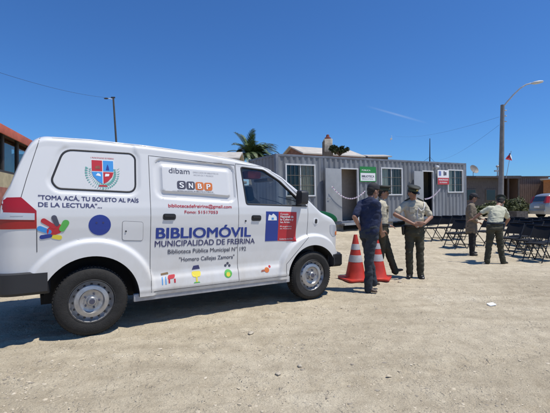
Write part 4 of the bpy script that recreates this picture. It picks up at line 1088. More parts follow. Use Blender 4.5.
    so_ = fuse(s_, 'jacket' if cfg.get('jacket') else 'shirt', cfg['shirt'], e, .0115, 3, .012, 8, cfg.get('seed', 0))
    if cfg.get('uniform'):
        ep = MB()
        for q in 'LR':
            sh = g_['sh' + q]; a = sh.lerp(g_['neck'], .08) + up * .072; c = sh.lerp(g_['neck'], .62) + up * .075; capsule(ep, a, c, .017, .013, 8)
        ep.build('epaulette', M_cap, so_, smooth=50)
        pk = MB()
        for sx in (-1, 1):
            c = chest + lat * sx * .085 + fwd * .138 + up * .02
            pk.M = Matrix.Translation(c) @ Matrix((lat, up, fwd)).transposed().to_4x4(); pk.box((-.048, -.055, -.012), (.048, .05, .006)); pk.box((-.050, .03, -.01), (.050, .058, .010))
        pk.M = Matrix.Identity(4); pk.build('chest_pocket', cfg['shirt'], so_, bevel=.004)
        if cfg.get('cord'):
            cdm = MB(); A = g_['sh' + cfg['cord']] + up * .06 + fwd * .04; B = chest + fwd * .15 + lat * (.02 if cfg['cord'] == 'R' else -.02) + up * .06
            cdm.tube([A, A.lerp(B, .15) + fwd * .07 - up * .05, A.lerp(B, .4) + fwd * .08 - up * .10, A.lerp(B, .7) + fwd * .05 - up * .09, B], .006, 6); cdm.tube([B, B - up * .16 - lat * .02, B - up * .26 - lat * .01 - fwd * .01], .006, 6); cdm.build('white_cord', M_white, so_, smooth=60)
    # tie or collar
    # trousers
    t_ = MB(); rings(t_, [(g_['hip'] - up * .10, hl * .150, hf * .115), (g_['hip'] - V3((0, 0, .02)), hl * .180, hf * .135), (g_['hip'] + up * .07, hl * .178, hf * .132), (g_['hip'] + up * .105, hl * .172, hf * .128)])
    for q in 'LR':
        an = g_['an' + q]; capsule(t_, g_['hp' + q], g_['kn' + q], .094, .070); capsule(t_, g_['kn' + q], an - (g_['kn' + q] - an).normalized() * .028, .070, cfg.get('hem', .062))
        capsule(t_, g_['hp' + q] + V3((0, 0, .04)), g_['hp' + q] - V3((0, 0, .04)), .098, .096)
    fuse(t_, 'trousers', cfg['trousers'], e, .0115, 3, .014, 7, cfg.get('seed', 0) + 5)
    bl = MB(); k0 = .16
    c = g_['hip'].lerp(g_['neck'], .17); ra, rb_ = .168 + .022, .122 + .022 + belly * .6
    if not cfg.get('jacket') and not cfg.get('nobelt'):
        rings(bl, [(c - up * .020, hl * ra, hf * rb_), (c + up * .020, hl * ra, hf * rb_)], 28); bo_ = bl.build('belt', M_shoe, e, bevel=.004)
        bk = MB(); bk.M = Matrix.Translation(c + hf * (rb_ + .004)) @ Matrix((hl, up, hf)).transposed().to_4x4(); bk.box((-.025, -.018, -.004), (.025, .018, .006)); bk.build('buckle', M_galv, bo_, bevel=.002)
        if cfg.get('holster'):
            h_ = MB(); cc_ = c + hl * cfg['holster'] * (ra + .02) - up * .08; capsule(h_, cc_ + up * .06, cc_ - up * .07, .036, .026, 10); h_.build('holster', M_shoe, bo_, smooth=50)
    # shoes
    for q in 'LR':
        an, to = g_['an' + q], g_['to' + q]; d = (to - an); dh = V3((d.x, d.y, 0)).normalized(); lt = V3((-dh.y, dh.x, 0)); u_ = lt.cross(-dh)
        dd = (to - an).normalized(); sh = MB()
        heel = an - dh * .05; heel.z = heel.z - .055 if True else 0
        tip = V3(to)
        ax = (tip - heel); L = ax.length; ax.normalize(); ux = lt.cross(ax) * -1
        if ux.z < 0: ux = -ux
        R = []
        for (k, wx, h) in ((0, .020, .03), (.05, .034, .055), (.25, .038, .075), (.42, .036, .062), (.62, .044, .048), (.85, .042, .036), (.97, .026, .024), (1, .012, .012)):
            R.append((heel + ax * L * k + ux * h * .55, lt * wx, ux * h * .62))
        rings(sh, R, 14); capsule(sh, heel + ax * .07 + ux * .05, an + V3((0, 0, .05)), .042, .044)
        fuse(sh, 'shoe', cfg['shoes'], e, .009, 2)
    # hair and headgear
    h = MB(); ellip(h, H + hz * .030 - hfw * .018, (hx * .080, hfw * .095, hz * .088)); ellip(h, H - hz * .025 - hfw * .055, (hx * .062, hfw * .045, hz * .060)); ho = h.build('hair', M_hair, e, smooth=70)
    c_ = MB(); B = H + hz * .055
    if cfg['hat'] == 'peaked':
        rings(c_, [(B - hz * .012, hx * .085, hfw * .103), (B + hz * .035, hx * .086, hfw * .106), (B + hz * .050 + hfw * .004, hx * .108, hfw * .128), (B + hz * .066 + hfw * .006, hx * .116, hfw * .136), (B + hz * .080 + hfw * .004, hx * .104, hfw * .122), (B + hz * .090, hx * .06, hfw * .07), (B + hz * .092, hx * .01, hfw * .012)], 28)
        co = c_.build('peaked_cap', M_cap, e, smooth=50)
        bd = MB(); rings(bd, [(B - hz * .006, hx * .0875, hfw * .1055), (B + hz * .024, hx * .088, hfw * .107)], 28); bd.build('cap_band', mat('cap_band_green', (.03, .045, .02), .6), co, smooth=50)
        bd = MB(); bd.M = Matrix.Translation(B + hfw * .112 + hz * .028) @ Matrix((hx, hz, hfw)).transposed().to_4x4(); bd.lathe([(.018, -.006), (.018, .002), (.008, .006)], 12); bd.build('cap_badge', mat('brass', (.55, .42, .16), .35, .8), co)
    else:
        rings(c_, [(B - hz * .015, hx * .084, hfw * .102), (B + hz * .02, hx * .084, hfw * .102), (B + hz * .05, hx * .075, hfw * .092), (B + hz * .072, hx * .052, hfw * .064), (B + hz * .082, hx * .02, hfw * .025)], 28)
        co = c_.build('cap', cfg.get('hatmat', M_capn), e, smooth=50)
    vz = MB(); n = 12; ln = .060 if cfg['hat'] == 'peaked' else .075; V = []
    for i in range(n + 1):
        a = radians(-62 + 124 * i / n); rim = B - hz * .010 + hx * sin(a) * .085 + hfw * cos(a) * .103; out = rim + hfw * ln * cos(a) ** .6 + hx * sin(a) * .008 - hz * (.030 * cos(a) if cfg['hat'] == 'peaked' else .016 * cos(a))
        V += [rim, out, out - hz * .004, rim - hz * .004]
    vz.add(V, [(i * 4 + j, (i + 1) * 4 + j, (i + 1) * 4 + (j + 1) % 4, i * 4 + (j + 1) % 4) for i in range(n) for j in range(4)] + [(0, 1, 2, 3), (n * 4, n * 4 + 1, n * 4 + 2, n * 4 + 3)])
    vz.build('visor', M_shoe if cfg['hat'] == 'peaked' else cfg.get('hatmat', M_capn), co, smooth=50)
    return e
def pose(u, v):
    p = ground_at(u, v); return p, (lambda uu, vv, dy=0.0: ((uu - CU) / FPX * (p.y + dy) - p.x, dy, EYE - (vv - HV) * (p.y + dy) / FPX - p.z))
# 1: man in navy, back three-quarter, looking right
p, q = pose(370.5, 291)
person(p, 'man in navy shirt, jeans and dark cap seen from behind, hand on hip', dict(
    hip=q(369, 232), neck=q(370.5, 198.5, .02), head=q(373.2, 191.5, .05), shL=q(361.5, 203.5, .10), shR=q(375.5, 203.5, -.12), elL=q(354.5, 217, -.02), wrL=q(360.5, 229, .0), elR=q(379, 219, -.02), wrR=q(381, 231, .10),
    hpL=q(366, 234, .08), hpR=q(372.5, 234, -.06), knL=q(369.5, 259, .17), anL=q(373.5, 281.5, .22), toL=q(380, 284.8, .22), knR=q(368.5, 263, -.06), anR=q(368.5, 288, -.05), toR=q(377.5, 292.6, -.10)),
    dict(face=(1, .45, 0), head=(.9, .40, -.08), handL=(.75, .15, -.5), palmL=(.5, .6, 0), handR=(.5, .5, -.8), palmR=(0, 1, 0), shirt=M_shirtnavy, trousers=M_jeans, shoes=M_shoeb, hat='ball', nobelt=True, seed=1, belly=.03, sleeve=.8))
# 2: officer behind, walking to the right
p, q = pose(386, 277)
person(p, 'officer in peaked cap half hidden behind the man in navy, one foot forward', dict(
    hip=q(381.5, 230), neck=q(380.5, 200), head=q(383, 193.0, .0), shL=q(379, 204.5, .16), shR=q(379.5, 204.5, -.16), elL=q(382, 218, .22), wrL=q(387.5, 225, .20), elR=q(377, 219, -.2), wrR=q(381.5, 229, -.15),
    hpL=q(382, 232, .09), hpR=q(381.5, 232, -.09), knL=q(388.5, 252, .08), anL=q(394.8, 270.5, .06), toL=q(403.5, 270.3, .06), knR=q(381, 253.5, .06), anR=q(377, 271.6, .17), toR=q(385, 274.0, .15)),
    dict(face=(1, 0, 0), head=(1, -.12, -.05), handL=(.8, -.3, -.2), handR=(.7, .2, -.5), shirt=M_khaki, trousers=M_olive, shoes=M_shoeb, hat='peaked', seed=2, uniform=True))
# 3: middle officer, facing the camera, hands joined at the belt
p, q = pose(414, 277.5)
person(p, 'officer in khaki shirt and olive trousers facing the camera, hands joined at his belt', dict(
    hip=q(414.5, 231), neck=q(414, 200.3), head=q(412.5, 192.9, -.03), shL=q(404.5, 205.0), shR=q(423.5, 205.2), elL=q(395, 214.5, -.08), wrL=q(413.5, 224, -.24), elR=q(431, 217, -.06), wrR=q(424.5, 223.5, -.25),
    hpL=q(409.8, 233), hpR=q(419.2, 233), knL=q(409.3, 254, -.03), anL=q(409.8, 273.8, .02), toL=q(408.6, 278.2, -.12), knR=q(420, 254, -.02), anR=q(420.8, 274.5, 0), toR=q(423.5, 279.6, -.14)),
    dict(face=(0, -1, 0), head=(.32, -1, -.36), handL=(1, -.05, -.05), palmL=(0, 1, 0), handR=(-1, -.1, 0), palmR=(0, 1, 0), shirt=M_khaki, trousers=M_olive, shoes=M_shoe, hat='peaked', seed=3, uniform=True, cord='R', holster=-1, belly=.015))
# 4: man in brown jacket, facing right
p, q = pose(472.5, 255)
person(p, 'man in brown jacket and black trousers standing among the chairs, facing the bending officer', dict(
    hip=q(471.5, 227.5), neck=q(471, 203.2), head=q(473.2, 198.0, .0), shL=q(470.5, 206.5, .16), shR=q(470.5, 206.5, -.16), elL=q(474.5, 215, .22), wrL=q(480.5, 219, .15), elR=q(471, 217, -.22), wrR=q(477, 222, -.18),
    hpL=q(472, 229, .09), hpR=q(471.5, 229, -.08), knL=q(473, 240.5, .1), anL=q(472.5, 251.6, .11), toL=q(477.5, 253.3, .11), knR=q(471.8, 241, -.08), anR=q(472, 253.5, -.08), toR=q(478, 255.4, -.1)),
    dict(face=(1, 0, 0), head=(1, -.1, -.25), handL=(1, -.1, -.1), handR=(.9, .2, -.2), shirt=M_brownj, trousers=M_blackt, shoes=M_shoe, hat='ball', hatmat=M_capn, seed=4, jacket=True, sleeve=1.85))
# 5: officer bending, back to the camera
p, q = pose(496, 263.5)
person(p, 'officer in pale shirt bending forward with arms spread, seen from behind beside the chairs', dict(
    hip=q(494.5, 226.5, 0), neck=q(497.5, 206.5, .16), head=q(500.5, 201.6, .26), shL=q(489, 208.8, .12), shR=q(503.6, 209.6, .10), elL=q(480.5, 213.5, .20), wrL=q(473.5, 219, .26), elR=q(508.5, 219, .26), wrR=q(504.5, 226, .40),
    hpL=q(490.6, 228.5, 0), hpR=q(498.3, 228.5, 0), knL=q(489, 245, .02), anL=q(487.4, 260.3, 0), toL=q(485.5, 262.4, .14), knR=q(500.4, 245.5, .02), anR=q(503, 261, -.02), toR=q(507.5, 263.6, .08)),
    dict(face=(.25, 1, 0), head=(.55, 1, -.65), hup=(.2, .2, 1), handL=(-.8, .4, -.3), handR=(-.3, .5, -.7), shirt=M_paleshirt, trousers=M_olive, shoes=M_shoe, hat='peaked', seed=5, holster=1, uniform=False, belly=.02))

# ------------------------------------------------------------------ house at the left
hx0, hy0 = PX(-60, 8.2) , 8.2
A = Vector((PX(0, 10.5), 10.5)); B = Vector((PX(35, 13.7), 13.7)); D = (B - A).normalized()
S0 = A - D * 3.4; ang = math.atan2(D.y, D.x); L = 9.5
hs = empty('house', (S0.x, S0.y, 0), ang, 'cream house with terracotta eaves and dark framed windows behind the van at left', 'house')
zf = EYE + (HV - 127) * 10.5 / FPX; zw1 = zf - .06; zw0 = EYE + (HV - 171.5) * 10.5 / FPX
# local x along the street front, y to the left (away from the plot); the front is at y=0
mb = MB(); mb.box((0, .0, -.1), (L, .25, zw0 - .42)); mb.build('plinth', M_brick, hs)
mb = MB(); mb.box((0, .02, zw0 - .42), (L, .25, zw0)); mb.box((0, .02, zw1), (L, .25, zf - .05)); mb.box((0, .25, -.1), (.25, 5, zf - .05)); mb.box((L - .25, .25, -.1), (L, 5, zf - .05)); mb.box((0, 5, -.1), (L, 5.2, zf - .05)); mb.box((.25, .25, zw0 - .7), (L - .25, 5, zw0 - .6)); mb.build('wall', M_cream, hs)
mb = MB(); mb.prism([(-.13, zf - .10), (-.13, zf), (2.6, zf + .55), (5.6, zf), (5.6, zf - .16), (2.6, zf + .38)], -.4, L + .4, 'yz')
rf = mb.build('roof', mat('dull_roof_sheet', (.33, .16, .10), .7, var=.3), hs)
mb = MB(); mb.box((-.42, -.17, zf - .22), (L + .42, -.13, zf + .02)); mb.build('fascia', M_fascia, rf, bevel=.01)
mb = MB(); mb.lathe([(.14, 0), (.14, .45), (.20, .5), (.18, .58), (.05, .64)], 14); ch = mb.build('roof_vent', M_concrete, rf, smooth=40); ch.location = (3.25, .7, zf + .08)
x = .0; k = 0
while x < L - .3:
    x1 = min(x + 1.28, L); f = MB(); f.box((x + .0, .05, zw0), (x + .07, .14, zw1)); f.box((x1 - .07, .05, zw0), (x1 - .001, .14, zw1)); f.box((x + .07, .05, zw0), (x1 - .07, .14, zw0 + .07)); f.box((x + .07, .05, zw1 - .06), (x1 - .07, .14, zw1)); fo = f.build('window', mat('dark_frame', (.03, .027, .026), .6), hs)
    MB().box((x + .07, .09, zw0 + .07), (x1 - .07, .096, zw1 - .06)).build('pane', glass('room_glass2', (.75, .78, .72)), fo)
    MB().box((x + .1, .2, zw0 + .1), (x1 - .1, .22, lerp(zw0, zw1, .62 + .25 * (k % 2)))).build('curtain', mat('olive_reflection_curtain', (.14, .13, .09), .9, var=.3), fo)  # curtain added; its olive stands in for what the panes reflect
    x = x1; k += 1

# ------------------------------------------------------------------ pole with lamp at the left
Y = 32.0; zt = EYE + (HV - 98) * Y / FPX; pl = Vector((PX(121, Y), Y, gz(0, Y)))
e = empty('lamp_post', pl, 0, 'thin dark lamp post rising behind the van roof at left', 'lamp post')
hgt = zt - pl.z; dx = PX(113.5, Y) - pl.x
MB().tube([(0, 0, 0), (dx, 0, hgt)], [.10, .07], 10).build('pole', mat('dark_pole', (.07, .065, .06), .8, var=.3), e, smooth=50)
MB().tube([(dx, 0, hgt - .12), (dx - .3, -.1, hgt - .08), (dx - .42, -.15, hgt - .08)], .025, 6).build('arm', M_galv, e)
mb = MB(); mb.M = Matrix.Translation((dx - .52, -.17, hgt - .10)); mb.sphere((0, 0, 0), (.20, .09, .06), 12, 6); mb.build('lamp_head', M_wire, e, smooth=60)
MB().box((dx - .18, -.05, hgt - .02), (dx + .14, .05, hgt + .08)).build('insulator_bracket', M_wire, e)
LP = pl + Vector((dx, 0, hgt))
def cable(name, label, A, B, sag, r=.012, n=24):
    A = Vector(A); B = Vector(B); P = []
    for i in range(n + 1): k = i / n; c = A.lerp(B, k); c.z -= sag * 4 * k * (1 - k); P.append(c)
    o = MB().tube(P, r, 5).build(name, M_wire, smooth=60); tag(o, label, 'cable'); return o
def at(u, v, Y): return Vector((PX(u, Y), Y, EYE + (HV - v) * Y / FPX))
cable('power_cable', 'black power cable running up left from the thin lamp post', LP + Vector((-.1, 0, -.02)), at(-60, 52, 16), .35, .008)

# ------------------------------------------------------------------ street lamp at the right
Y = 24.5; b0 = Vector((PX(500.5, Y), Y, gz(0, Y))); top_ = at(502.3, 105, Y)
e = empty('street_lamp', b0, 0, 'tall grey street lamp with curved arm in front of the brown shacks at right', 'street lamp')
h = top_.z - b0.z
MB().tube([(0, 0, 0), (top_.x - b0.x, 0, h)], [.17, .115], 14).build('pole', mat('grey_pole', (.20, .195, .19), .8, var=.2, vscale=3), e, smooth=50)
arm = [at(503, 107, Y) - b0, at(506.5, 102.5, Y - .1) - b0, at(513, 95, Y - .2) - b0, at(520, 88.3, Y - .3) - b0, at(526, 84.6, Y - .4) - b0, at(532, 83.2, Y - .5) - b0]
MB().tube(arm, .045, 8).build('arm', M_galv, e, smooth=60)
a1 = at(531, 83.6, Y - .5) - b0; a2 = at(543, 81.5, Y - .6) - b0; mb = MB(); d = (a2 - a1); dn = d.normalized(); sd = Vector((0, 1, 0)); upv = dn.cross(sd) * -1
rings(mb, [(a1, sd * .05, upv * .045), (a1 + d * .25, sd * .13, upv * .09), (a1 + d * .6, sd * .16, upv * .10), (a1 + d * .9, sd * .10, upv * .07), (a2, sd * .03, upv * .03)], 14)
mb.build('lamp_head', mat('pale_lamp_housing', (.50, .50, .48), .5), e, smooth=60)
for zz in (.35, .7, 1.05): MB().tube([(top_.x - b0.x + .10, 0, h - zz), (top_.x - b0.x + .26, 0, h - zz)], .035, 8).build('insulator', M_galv, e)
cable('power_cable', 'faint cable sagging left from the street lamp, upper one', at(499, 117, Y), at(395, 136, 70), .6, .006); cable('power_cable', 'faint cable sagging left from the street lamp, lower one', at(499, 125, Y), at(440, 160, 60), .4, .006)
# flag
e = empty('flag', at(506, 178, 27) , 0, 'small red, white and blue flag on a leaning stick above the shacks', 'flag')
a = at(506, 178, 27) * 0; b = at(511, 151, 27) - at(506, 178, 27); MB().tube([a, b], .02, 6).build('flagstick', M_galv, e)
def flagpatch(nm, pts, m):
    mb = MB(); o0 = at(506, 178, 27); V = [at(u, v, 27 + .05 * sin(i * 1.7)) - o0 for i, (u, v) in enumerate(pts)]; W_ = [v + Vector((0, .01, 0)) for v in V]; n = len(V)
    mb.add(V + W_, [tuple(range(n)), tuple(range(n, 2 * n))[::-1]] + [(i, (i + 1) % n, (i + 1) % n + n, i + n) for i in range(n)]); mb.build(nm, m, e)
flagpatch('blue_canton', [(509.2, 153.2), (510.4, 153.4), (510.0, 155.6), (508.6, 155)], M_navy); flagpatch('white_stripe', [(510.4, 153.4), (511.6, 157.2), (512.0, 160.6), (510.0, 155.6)], M_white)
flagpatch('red_stripe', [(508.6, 155), (510.0, 155.6), (512.0, 160.6), (508.6, 159.8), (505.2, 159.2), (506.6, 157)], mat('flag_red', (.5, .02, .03), .7))

# ------------------------------------------------------------------ foliage builders
def leaves(mb, c, r, n, size, rnd, mi=(0,)):
    for _ in range(n):
        while True:
            d = Vector((rnd.uniform(-1, 1), rnd.uniform(-1, 1), rnd.uniform(-1, 1)))
            if .05 < d.length < 1: break
        p = Vector(c) + Vector((d.x * r[0], d.y * r[1], d.z * r[2])) * (.55 + .45 * rnd.random())
        a = Vector((rnd.gauss(0, 1), rnd.gauss(0, 1), rnd.gauss(0, .7))).normalized(); b = a.cross(Vector((rnd.gauss(0, 1), rnd.gauss(0, 1), rnd.gauss(0, 1)))).normalized(); s_ = size * rnd.uniform(.6, 1.3)
        mb.mi = rnd.choice(mi); mb.add([p - a * s_, p + b * s_ * .38, p + a * s_, p - b * s_ * .38], [(0, 1, 2, 3)])
def bush(name, loc, r, clumps, n, size, label, seed, mats=None, cat='bush', group=None):
    rnd = random.Random(seed); e = empty(name, loc, 0, label, cat, group); mb = MB(); st = MB()
    for i in range(clumps):
        a = rnd.uniform(0, 6.28); k = rnd.random() ** .6; c = (cos(a) * r[0] * k, sin(a) * r[1] * k, r[2] * rnd.uniform(.35, 1.0) * (1 - .4 * k)); cr = rnd.uniform(.25, .45) * min(r[0], r[2] * 1.3)
        leaves(mb, c, (cr, cr, cr * .8), n, size, rnd, (0, 0, 1)); st.tube([(0, 0, 0), (c[0] * .5, c[1] * .5, c[2] * .6), c], [.03, .02, .008], 5)
    mb.build('foliage', mats or [M_leaf, M_leafd], e, fix=False); st.build('stems', M_bark, e); return e

# palm, blown towards the right
Y = 46.0; e = empty('palm_tree', (PX(253, Y), Y, gz(0, Y)), 0, 'wind-blown palm tree rising behind the van roof', 'tree')
cz_ = EYE + (HV - 159) * Y / FPX - gz(0, Y)
MB().tube([(0, 0, 0), (.15, 0, cz_ * .5), (0, 0, cz_)], [.32, .24, .26], 12).build('trunk', M_bark, e, smooth=50)
prn = random.Random(11); mb = MB()
for i in range(84):
    a = prn.uniform(0, 2 * pi); el = prn.uniform(.2, 1.2); Lf = prn.uniform(2.9, 3.9)
    d = Vector((cos(a) * cos(el), sin(a) * cos(el), sin(el))); p = Vector((0, 0, cz_)); pts = [p.copy()]
    wind = Vector((1.0, 0, -.05)); 
    if i < 6: d = Vector((-.75 + .06 * i, prn.uniform(-.3, .3), .75)); Lf = 2.3; wind = Vector((.25, 0, .0))
    for s_ in range(12):
        d = (d + wind * .060 + Vector((0, 0, -.13 * (s_ / 6)))).normalized(); p = p + d * Lf / 12; pts.append(p.copy())
    mb.tube(pts, [.035 - .0025 * j for j in range(13)], 4)
    for j in range(1, 13):
        q0 = pts[j]; t_ = (pts[j] - pts[j - 1]).normalized(); side = t_.cross(Vector((0, 0, 1)))
        if side.length < .1: side = Vector((0, 1, 0))
        side.normalize(); ll = .62 * sin(pi * (j + 1.2) / 14.5) + .12
        for sg_ in (-1, 1):
            for kk in (0, .33, .66):
                qq = q0 - t_ * kk * Lf / 12
                dd = (t_ * .75 + side * sg_ * .75 + Vector((.28, 0, -.22))).normalized(); tip = qq + dd * ll; wv = t_ * .04; mb.mi = prn.choice((0, 0, 1)); mb.add([qq - wv, qq + dd * ll * .5 - wv * 1.2 + Vector((0, 0, .02)), tip, qq + dd * ll * .5 + wv * 1.2, qq + wv], [(0, 1, 2, 3, 4)])
mb.build('crown', [M_palm, M_leafd], e, fix=False)

# ------------------------------------------------------------------ houses behind
def gable(name, label, x0, x1, Y0, dep_, vtop, veave, wallm, roofm, cat='house', rz_=0.0):
    """house whose roof ridge runs across the view"""
    e = empty(name, (PX((x0 + x1) / 2, Y0), Y0, gz(0, Y0)), 0, label, cat); hw_ = (PX(x1, Y0) - PX(x0, Y0)) / 2
    ze = EYE + (HV - veave) * Y0 / FPX - gz(0, Y0); zr = EYE + (HV - vtop) * (Y0 + dep_ / 2) / FPX - gz(0, Y0)
    mb = MB(); mb.prism([(0, 0), (dep_, 0), (dep_, ze), (dep_ / 2, zr - .08), (0, ze)], -hw_, hw_, 'yz'); mb.build('wall', wallm, e)
    mb = MB(); mb.prism([(-.3, ze - .05), (-.3, ze + .05), (dep_ / 2, zr + .04), (dep_ + .3, ze + .05), (dep_ + .3, ze - .05), (dep_ / 2, zr - .06)], -hw_ - .25, hw_ + .25, 'yz'); r = mb.build('roof', roofm, e); e.rotation_euler = (0, 0, rz_); return e, r, hw_, ze, zr
M_gable = mat('reddish_boards', (.24, .11, .07), .85, var=.3, vscale=3)
e, r, hw_, ze, zr = gable('house', 'house with pale sheet roof and reddish gable behind the container', 301, 366, 31.0, 4.6, 148.6, 155.5, M_gable, M_roofp, 'house', radians(22))
e2, r2, *_ = gable('house', 'house with low pale roof just above the middle of the van roof', 172, 236, 27.0, 5.0, 152.6, 159, M_cream, M_roofp)
for u in (185, 205, 243):
    w0 = PX(u, 27) - e2.location.x; f = boxm('window', (w0 - .5, -.05, 1.1), (w0 + .5, -.005, 2.2), M_wframe, e2); boxm('pane', (w0 - .44, -.06, 1.16), (w0 + .44, -.052, 2.14), mat('dark_glass', (.02, .022, .025), .06), f)
e3, r3, *_ = gable('shed', 'low shed whose pale roof edge shows right of the pale roofed house above the container', 370, 388, 33.0, 4.0, 155.2, 157, M_woodg, M_roofp, 'shed')
# tank with cover on the roof behind the container
Y = 28.5; b0 = at(327.7, 152.5, Y); e = empty('water_tank', b0, 0, 'beige water tank with a rusty cap standing above the container roof', 'tank')
k = Y / FPX
MB().box((-4.8 * k, -.35, -1.6), (4.8 * k, .35, 0)).build('tank_stand', M_woodg, e)
MB().prism(rounded([(-4.2 * k, -.33), (4.2 * k, -.33), (4.2 * k, .33), (-4.2 * k, .33)], .08), 0, 13.0 * k, 'xy').build('tank_body', mat('stained_beige', (.66, .57, .44), .8, var=.35, vscale=3), e, bevel=.03)
MB().box((-4.9 * k, -.38, -.02), (-4.3 * k, .38, 11 * k)).build('side_board', M_woodg, e)
MB().lathe([(.22, 13 * k), (.24, 14.6 * k), (.14, 15.2 * k), (.10, 17.6 * k), (.03, 18 * k)], 12).build('tank_cap', mat('rusty_red', (.22, .06, .045), .8, var=.3), e)
bush('shrub', at(339.5, 156, 27.5), (.62, .4, .98), 16, 150, .10, 'dark scraggly shrub beside the water tank above the container roof', 8, [M_leafd, M_leafd], 'shrub')

# ------------------------------------------------------------------ shacks at the right
Yb = 33.0; zg = gz(0, Yb)
def zz(v, Y=Yb): return EYE + (HV - v) * Y / FPX
# a) dark shack next to the container
e = empty('shack', (PX(482, Yb), Yb, zg), radians(4), 'low grey board shack with dark windows just right of the container', 'shack')
wA = PX(499, Yb) - PX(464, Yb)
h = zz(178) - zg
mb = MB(); mb.box((-wA / 2, 0, 0), (wA / 2, 4, h)); mb.build('wall', M_woodg, e)
mb = MB(); mb.box((-wA / 2 - .2, -.5, h + .002), (wA / 2 + .2, 4.2, h + .14)); mb.build('roof', mat('tar_roof', (.10, .085, .08), .8, var=.3), e)
for xx in (-1.0, .75):
    f = boxm('window', (xx - .45, -.06, 1.0), (xx + .45, -.003, 2.0), M_bar, e); boxm('pane', (xx - .38, -.075, 1.06), (xx + .38, -.062, 1.94), mat('dark_glass', (.02, .022, .025), .06), f)
e0 = empty('satellite_dish', at(473.5, 177, 32.5), 0, 'round satellite dish on the roof of the grey shack', 'satellite dish')
mb = MB(); mb.M = Matrix.Translation((0, 0, .62)) @ Matrix.Rotation(radians(62), 4, 'X') @ Matrix.Rotation(radians(15), 4, 'Y'); mb.lathe([(.02, .0), (.15, .012), (.28, .045), (.40, .10), (.405, .095), (.28, .03), (.02, -.012)], 24); mb.build('dish', mat('dish_grey', (.20, .18, .16), .6, var=.2), e0, smooth=50)
MB().tube([(0, .06, 0), (0, .06, .6)], .025, 8).tube([(0, .0, .35), (0, -.45, .78)], .012, 6).box((-.04, -.5, .74), (.04, -.42, .82)).build('dish_mount', M_galv, e0)
# b) open porch shack with brown boards
e = empty('shack', (PX(520, Yb), Yb, zg), radians(-4), 'brown board shack with a dark open porch behind the street lamp', 'shack')
x0 = PX(498, Yb) - PX(520, Yb); xm = PX(518, Yb) - PX(520, Yb); x1 = PX(547, Yb) - PX(520, Yb); h = zz(177.5) - zg
mb = MB(); mb.box((xm, 0, 0), (x1, 4.5, h)); mb.box((x0, 2.2, 0), (xm, 2.4, h)); mb.box((x0, .02, 0), (x0 + .12, 2.2, h))
mb.build('wall', M_wood, e)
bd = MB(); x = xm + .01
while x < x1 - .15: bd.box((x, -.022, .02), (x + .15, -.002, h - .05)); x += .172
bd.build('board_cladding', M_wood, e)
mb = MB(); mb.box((x0 - .3, -.5, h + .002), (xm, 4.7, h + .12)); mb.box((xm, -.08, h + .004), (x1 + .1, 4.7, h + .11)); mb.box((x0 - .3, -.52, h - .12), (xm, -.503, h + .10)); mb.build('roof', mat('tar_roof', (.10, .085, .08), .8), e)
for xx in (x0 + .75, xm - .1): boxm('porch_post', (xx - .06, -.35, 0), (xx + .06, -.23, h), M_woodg, e)
boxm('porch_door', (x0 + .9, 2.12, 0), (x0 + 1.7, 2.19, 2.0), M_woodg, e)
mb = MB(); mb.tube([(0, 0, 0), (0, 0, .9)], .05, 8); mb.box((-.25, -.1, .5), (.1, .1, .62)); mb.sphere((0, 0, .95), (.14, .14, .1), 10, 6)
o = mb.build('chimney_pipe', M_galv); o.location = at(497.5, 177.5, 32.7); tag(o, 'short metal flue pipe at the left end of the porch roof', 'flue pipe')
# c) orange house at the edge
e = empty('house', (PX(562, 30), 30, gz(0, 30)), radians(-38), 'orange rendered house at the right edge behind the silver car', 'house')
h = EYE + (HV - 179.5) * 30 / FPX - gz(0, 30); mb = MB(); mb.box((-1.2, 0, 0), (5, 5, h)); mb.build('wall', M_orangew, e); MB().box((-1.4, -.3, h + .002), (5.2, 5.2, h + .10)).build('roof', M_roofp, e); boxm('window', (.6, -.03, 1), (1.8, .0, 2), M_wframe, e)

# bushes, planter, blocks
for i, (u, v, Y, r, lab) in enumerate(((484, 206, 27, (.9, .6, .9), 'yellowish bush at the foot of the grey shack, left of the street lamp'), (492, 204.5, 28.5, (.8, .6, 1.1), 'taller ragged bush directly left of the street lamp base'),
        (507, 204, 27.5, (1.1, .7, 1.1), 'dense green bush directly right of the street lamp base'), (517, 204.5, 27.2, (1.0, .7, 1.25), 'rounded green bush in front of the brown board wall'), (476, 207, 26.5, (.6, .5, .8), 'small bush beside the right end of the container'))):
    bush('bush', (PX(u, Y), Y, gz(0, Y)), r, 16, 110, .085, lab, 20 + i, group='bushes in front of the shacks')
Y = 22.5; e = empty('planter', (PX(518, Y), Y, gz(0, Y)), radians(14), 'dark stone planter box in front of the bushes, behind the chairs', 'planter')
mb = MB(); w_ = 7.0 * Y / FPX
mb.box((-w_, -.3, 0), (w_, -.2, .55)); mb.box((-w_, .2, 0), (w_, .3, .55)); mb.box((-w_, -.2, 0), (-w_ + .1, .2, .55)); mb.box((w_ - .1, -.2, 0), (w_, .2, .55)); mb.build('planter_wall', mat('dark_stone', (.09, .08, .075), .9, var=.4, vscale=9, bump=.6), e); boxm('soil', (-w_ + .1, -.2, .1), (w_ - .1, .2, .48), M_bark, e)
rk = random.Random(9)
for (u, v, r, lab) in ((528.5, 213, .26, 'pale boulder right of the dark planter'), (531.5, 210, .22, 'pale boulder behind the other one, nearest the silver car'), (526.8, 209.5, .24, 'pale boulder touching the planter corner')):
    p = ground_at(u, v + 0.0) if v > 212 else ground_at(u, 213); mb = MB(); stone_shape(mb, (0, 0, r * .4), r, rk); stone_shape(mb, (.02, .05, r * .9), r * .8, rk)
    o = mb.build('boulder', M_rock, smooth=40); dy = {213: 0, 210: .9, 209.5: .5}[v]; Y = p.y + dy; o.location = (PX(u, Y), Y, gz(0, Y)); tag(o, lab, 'boulder')

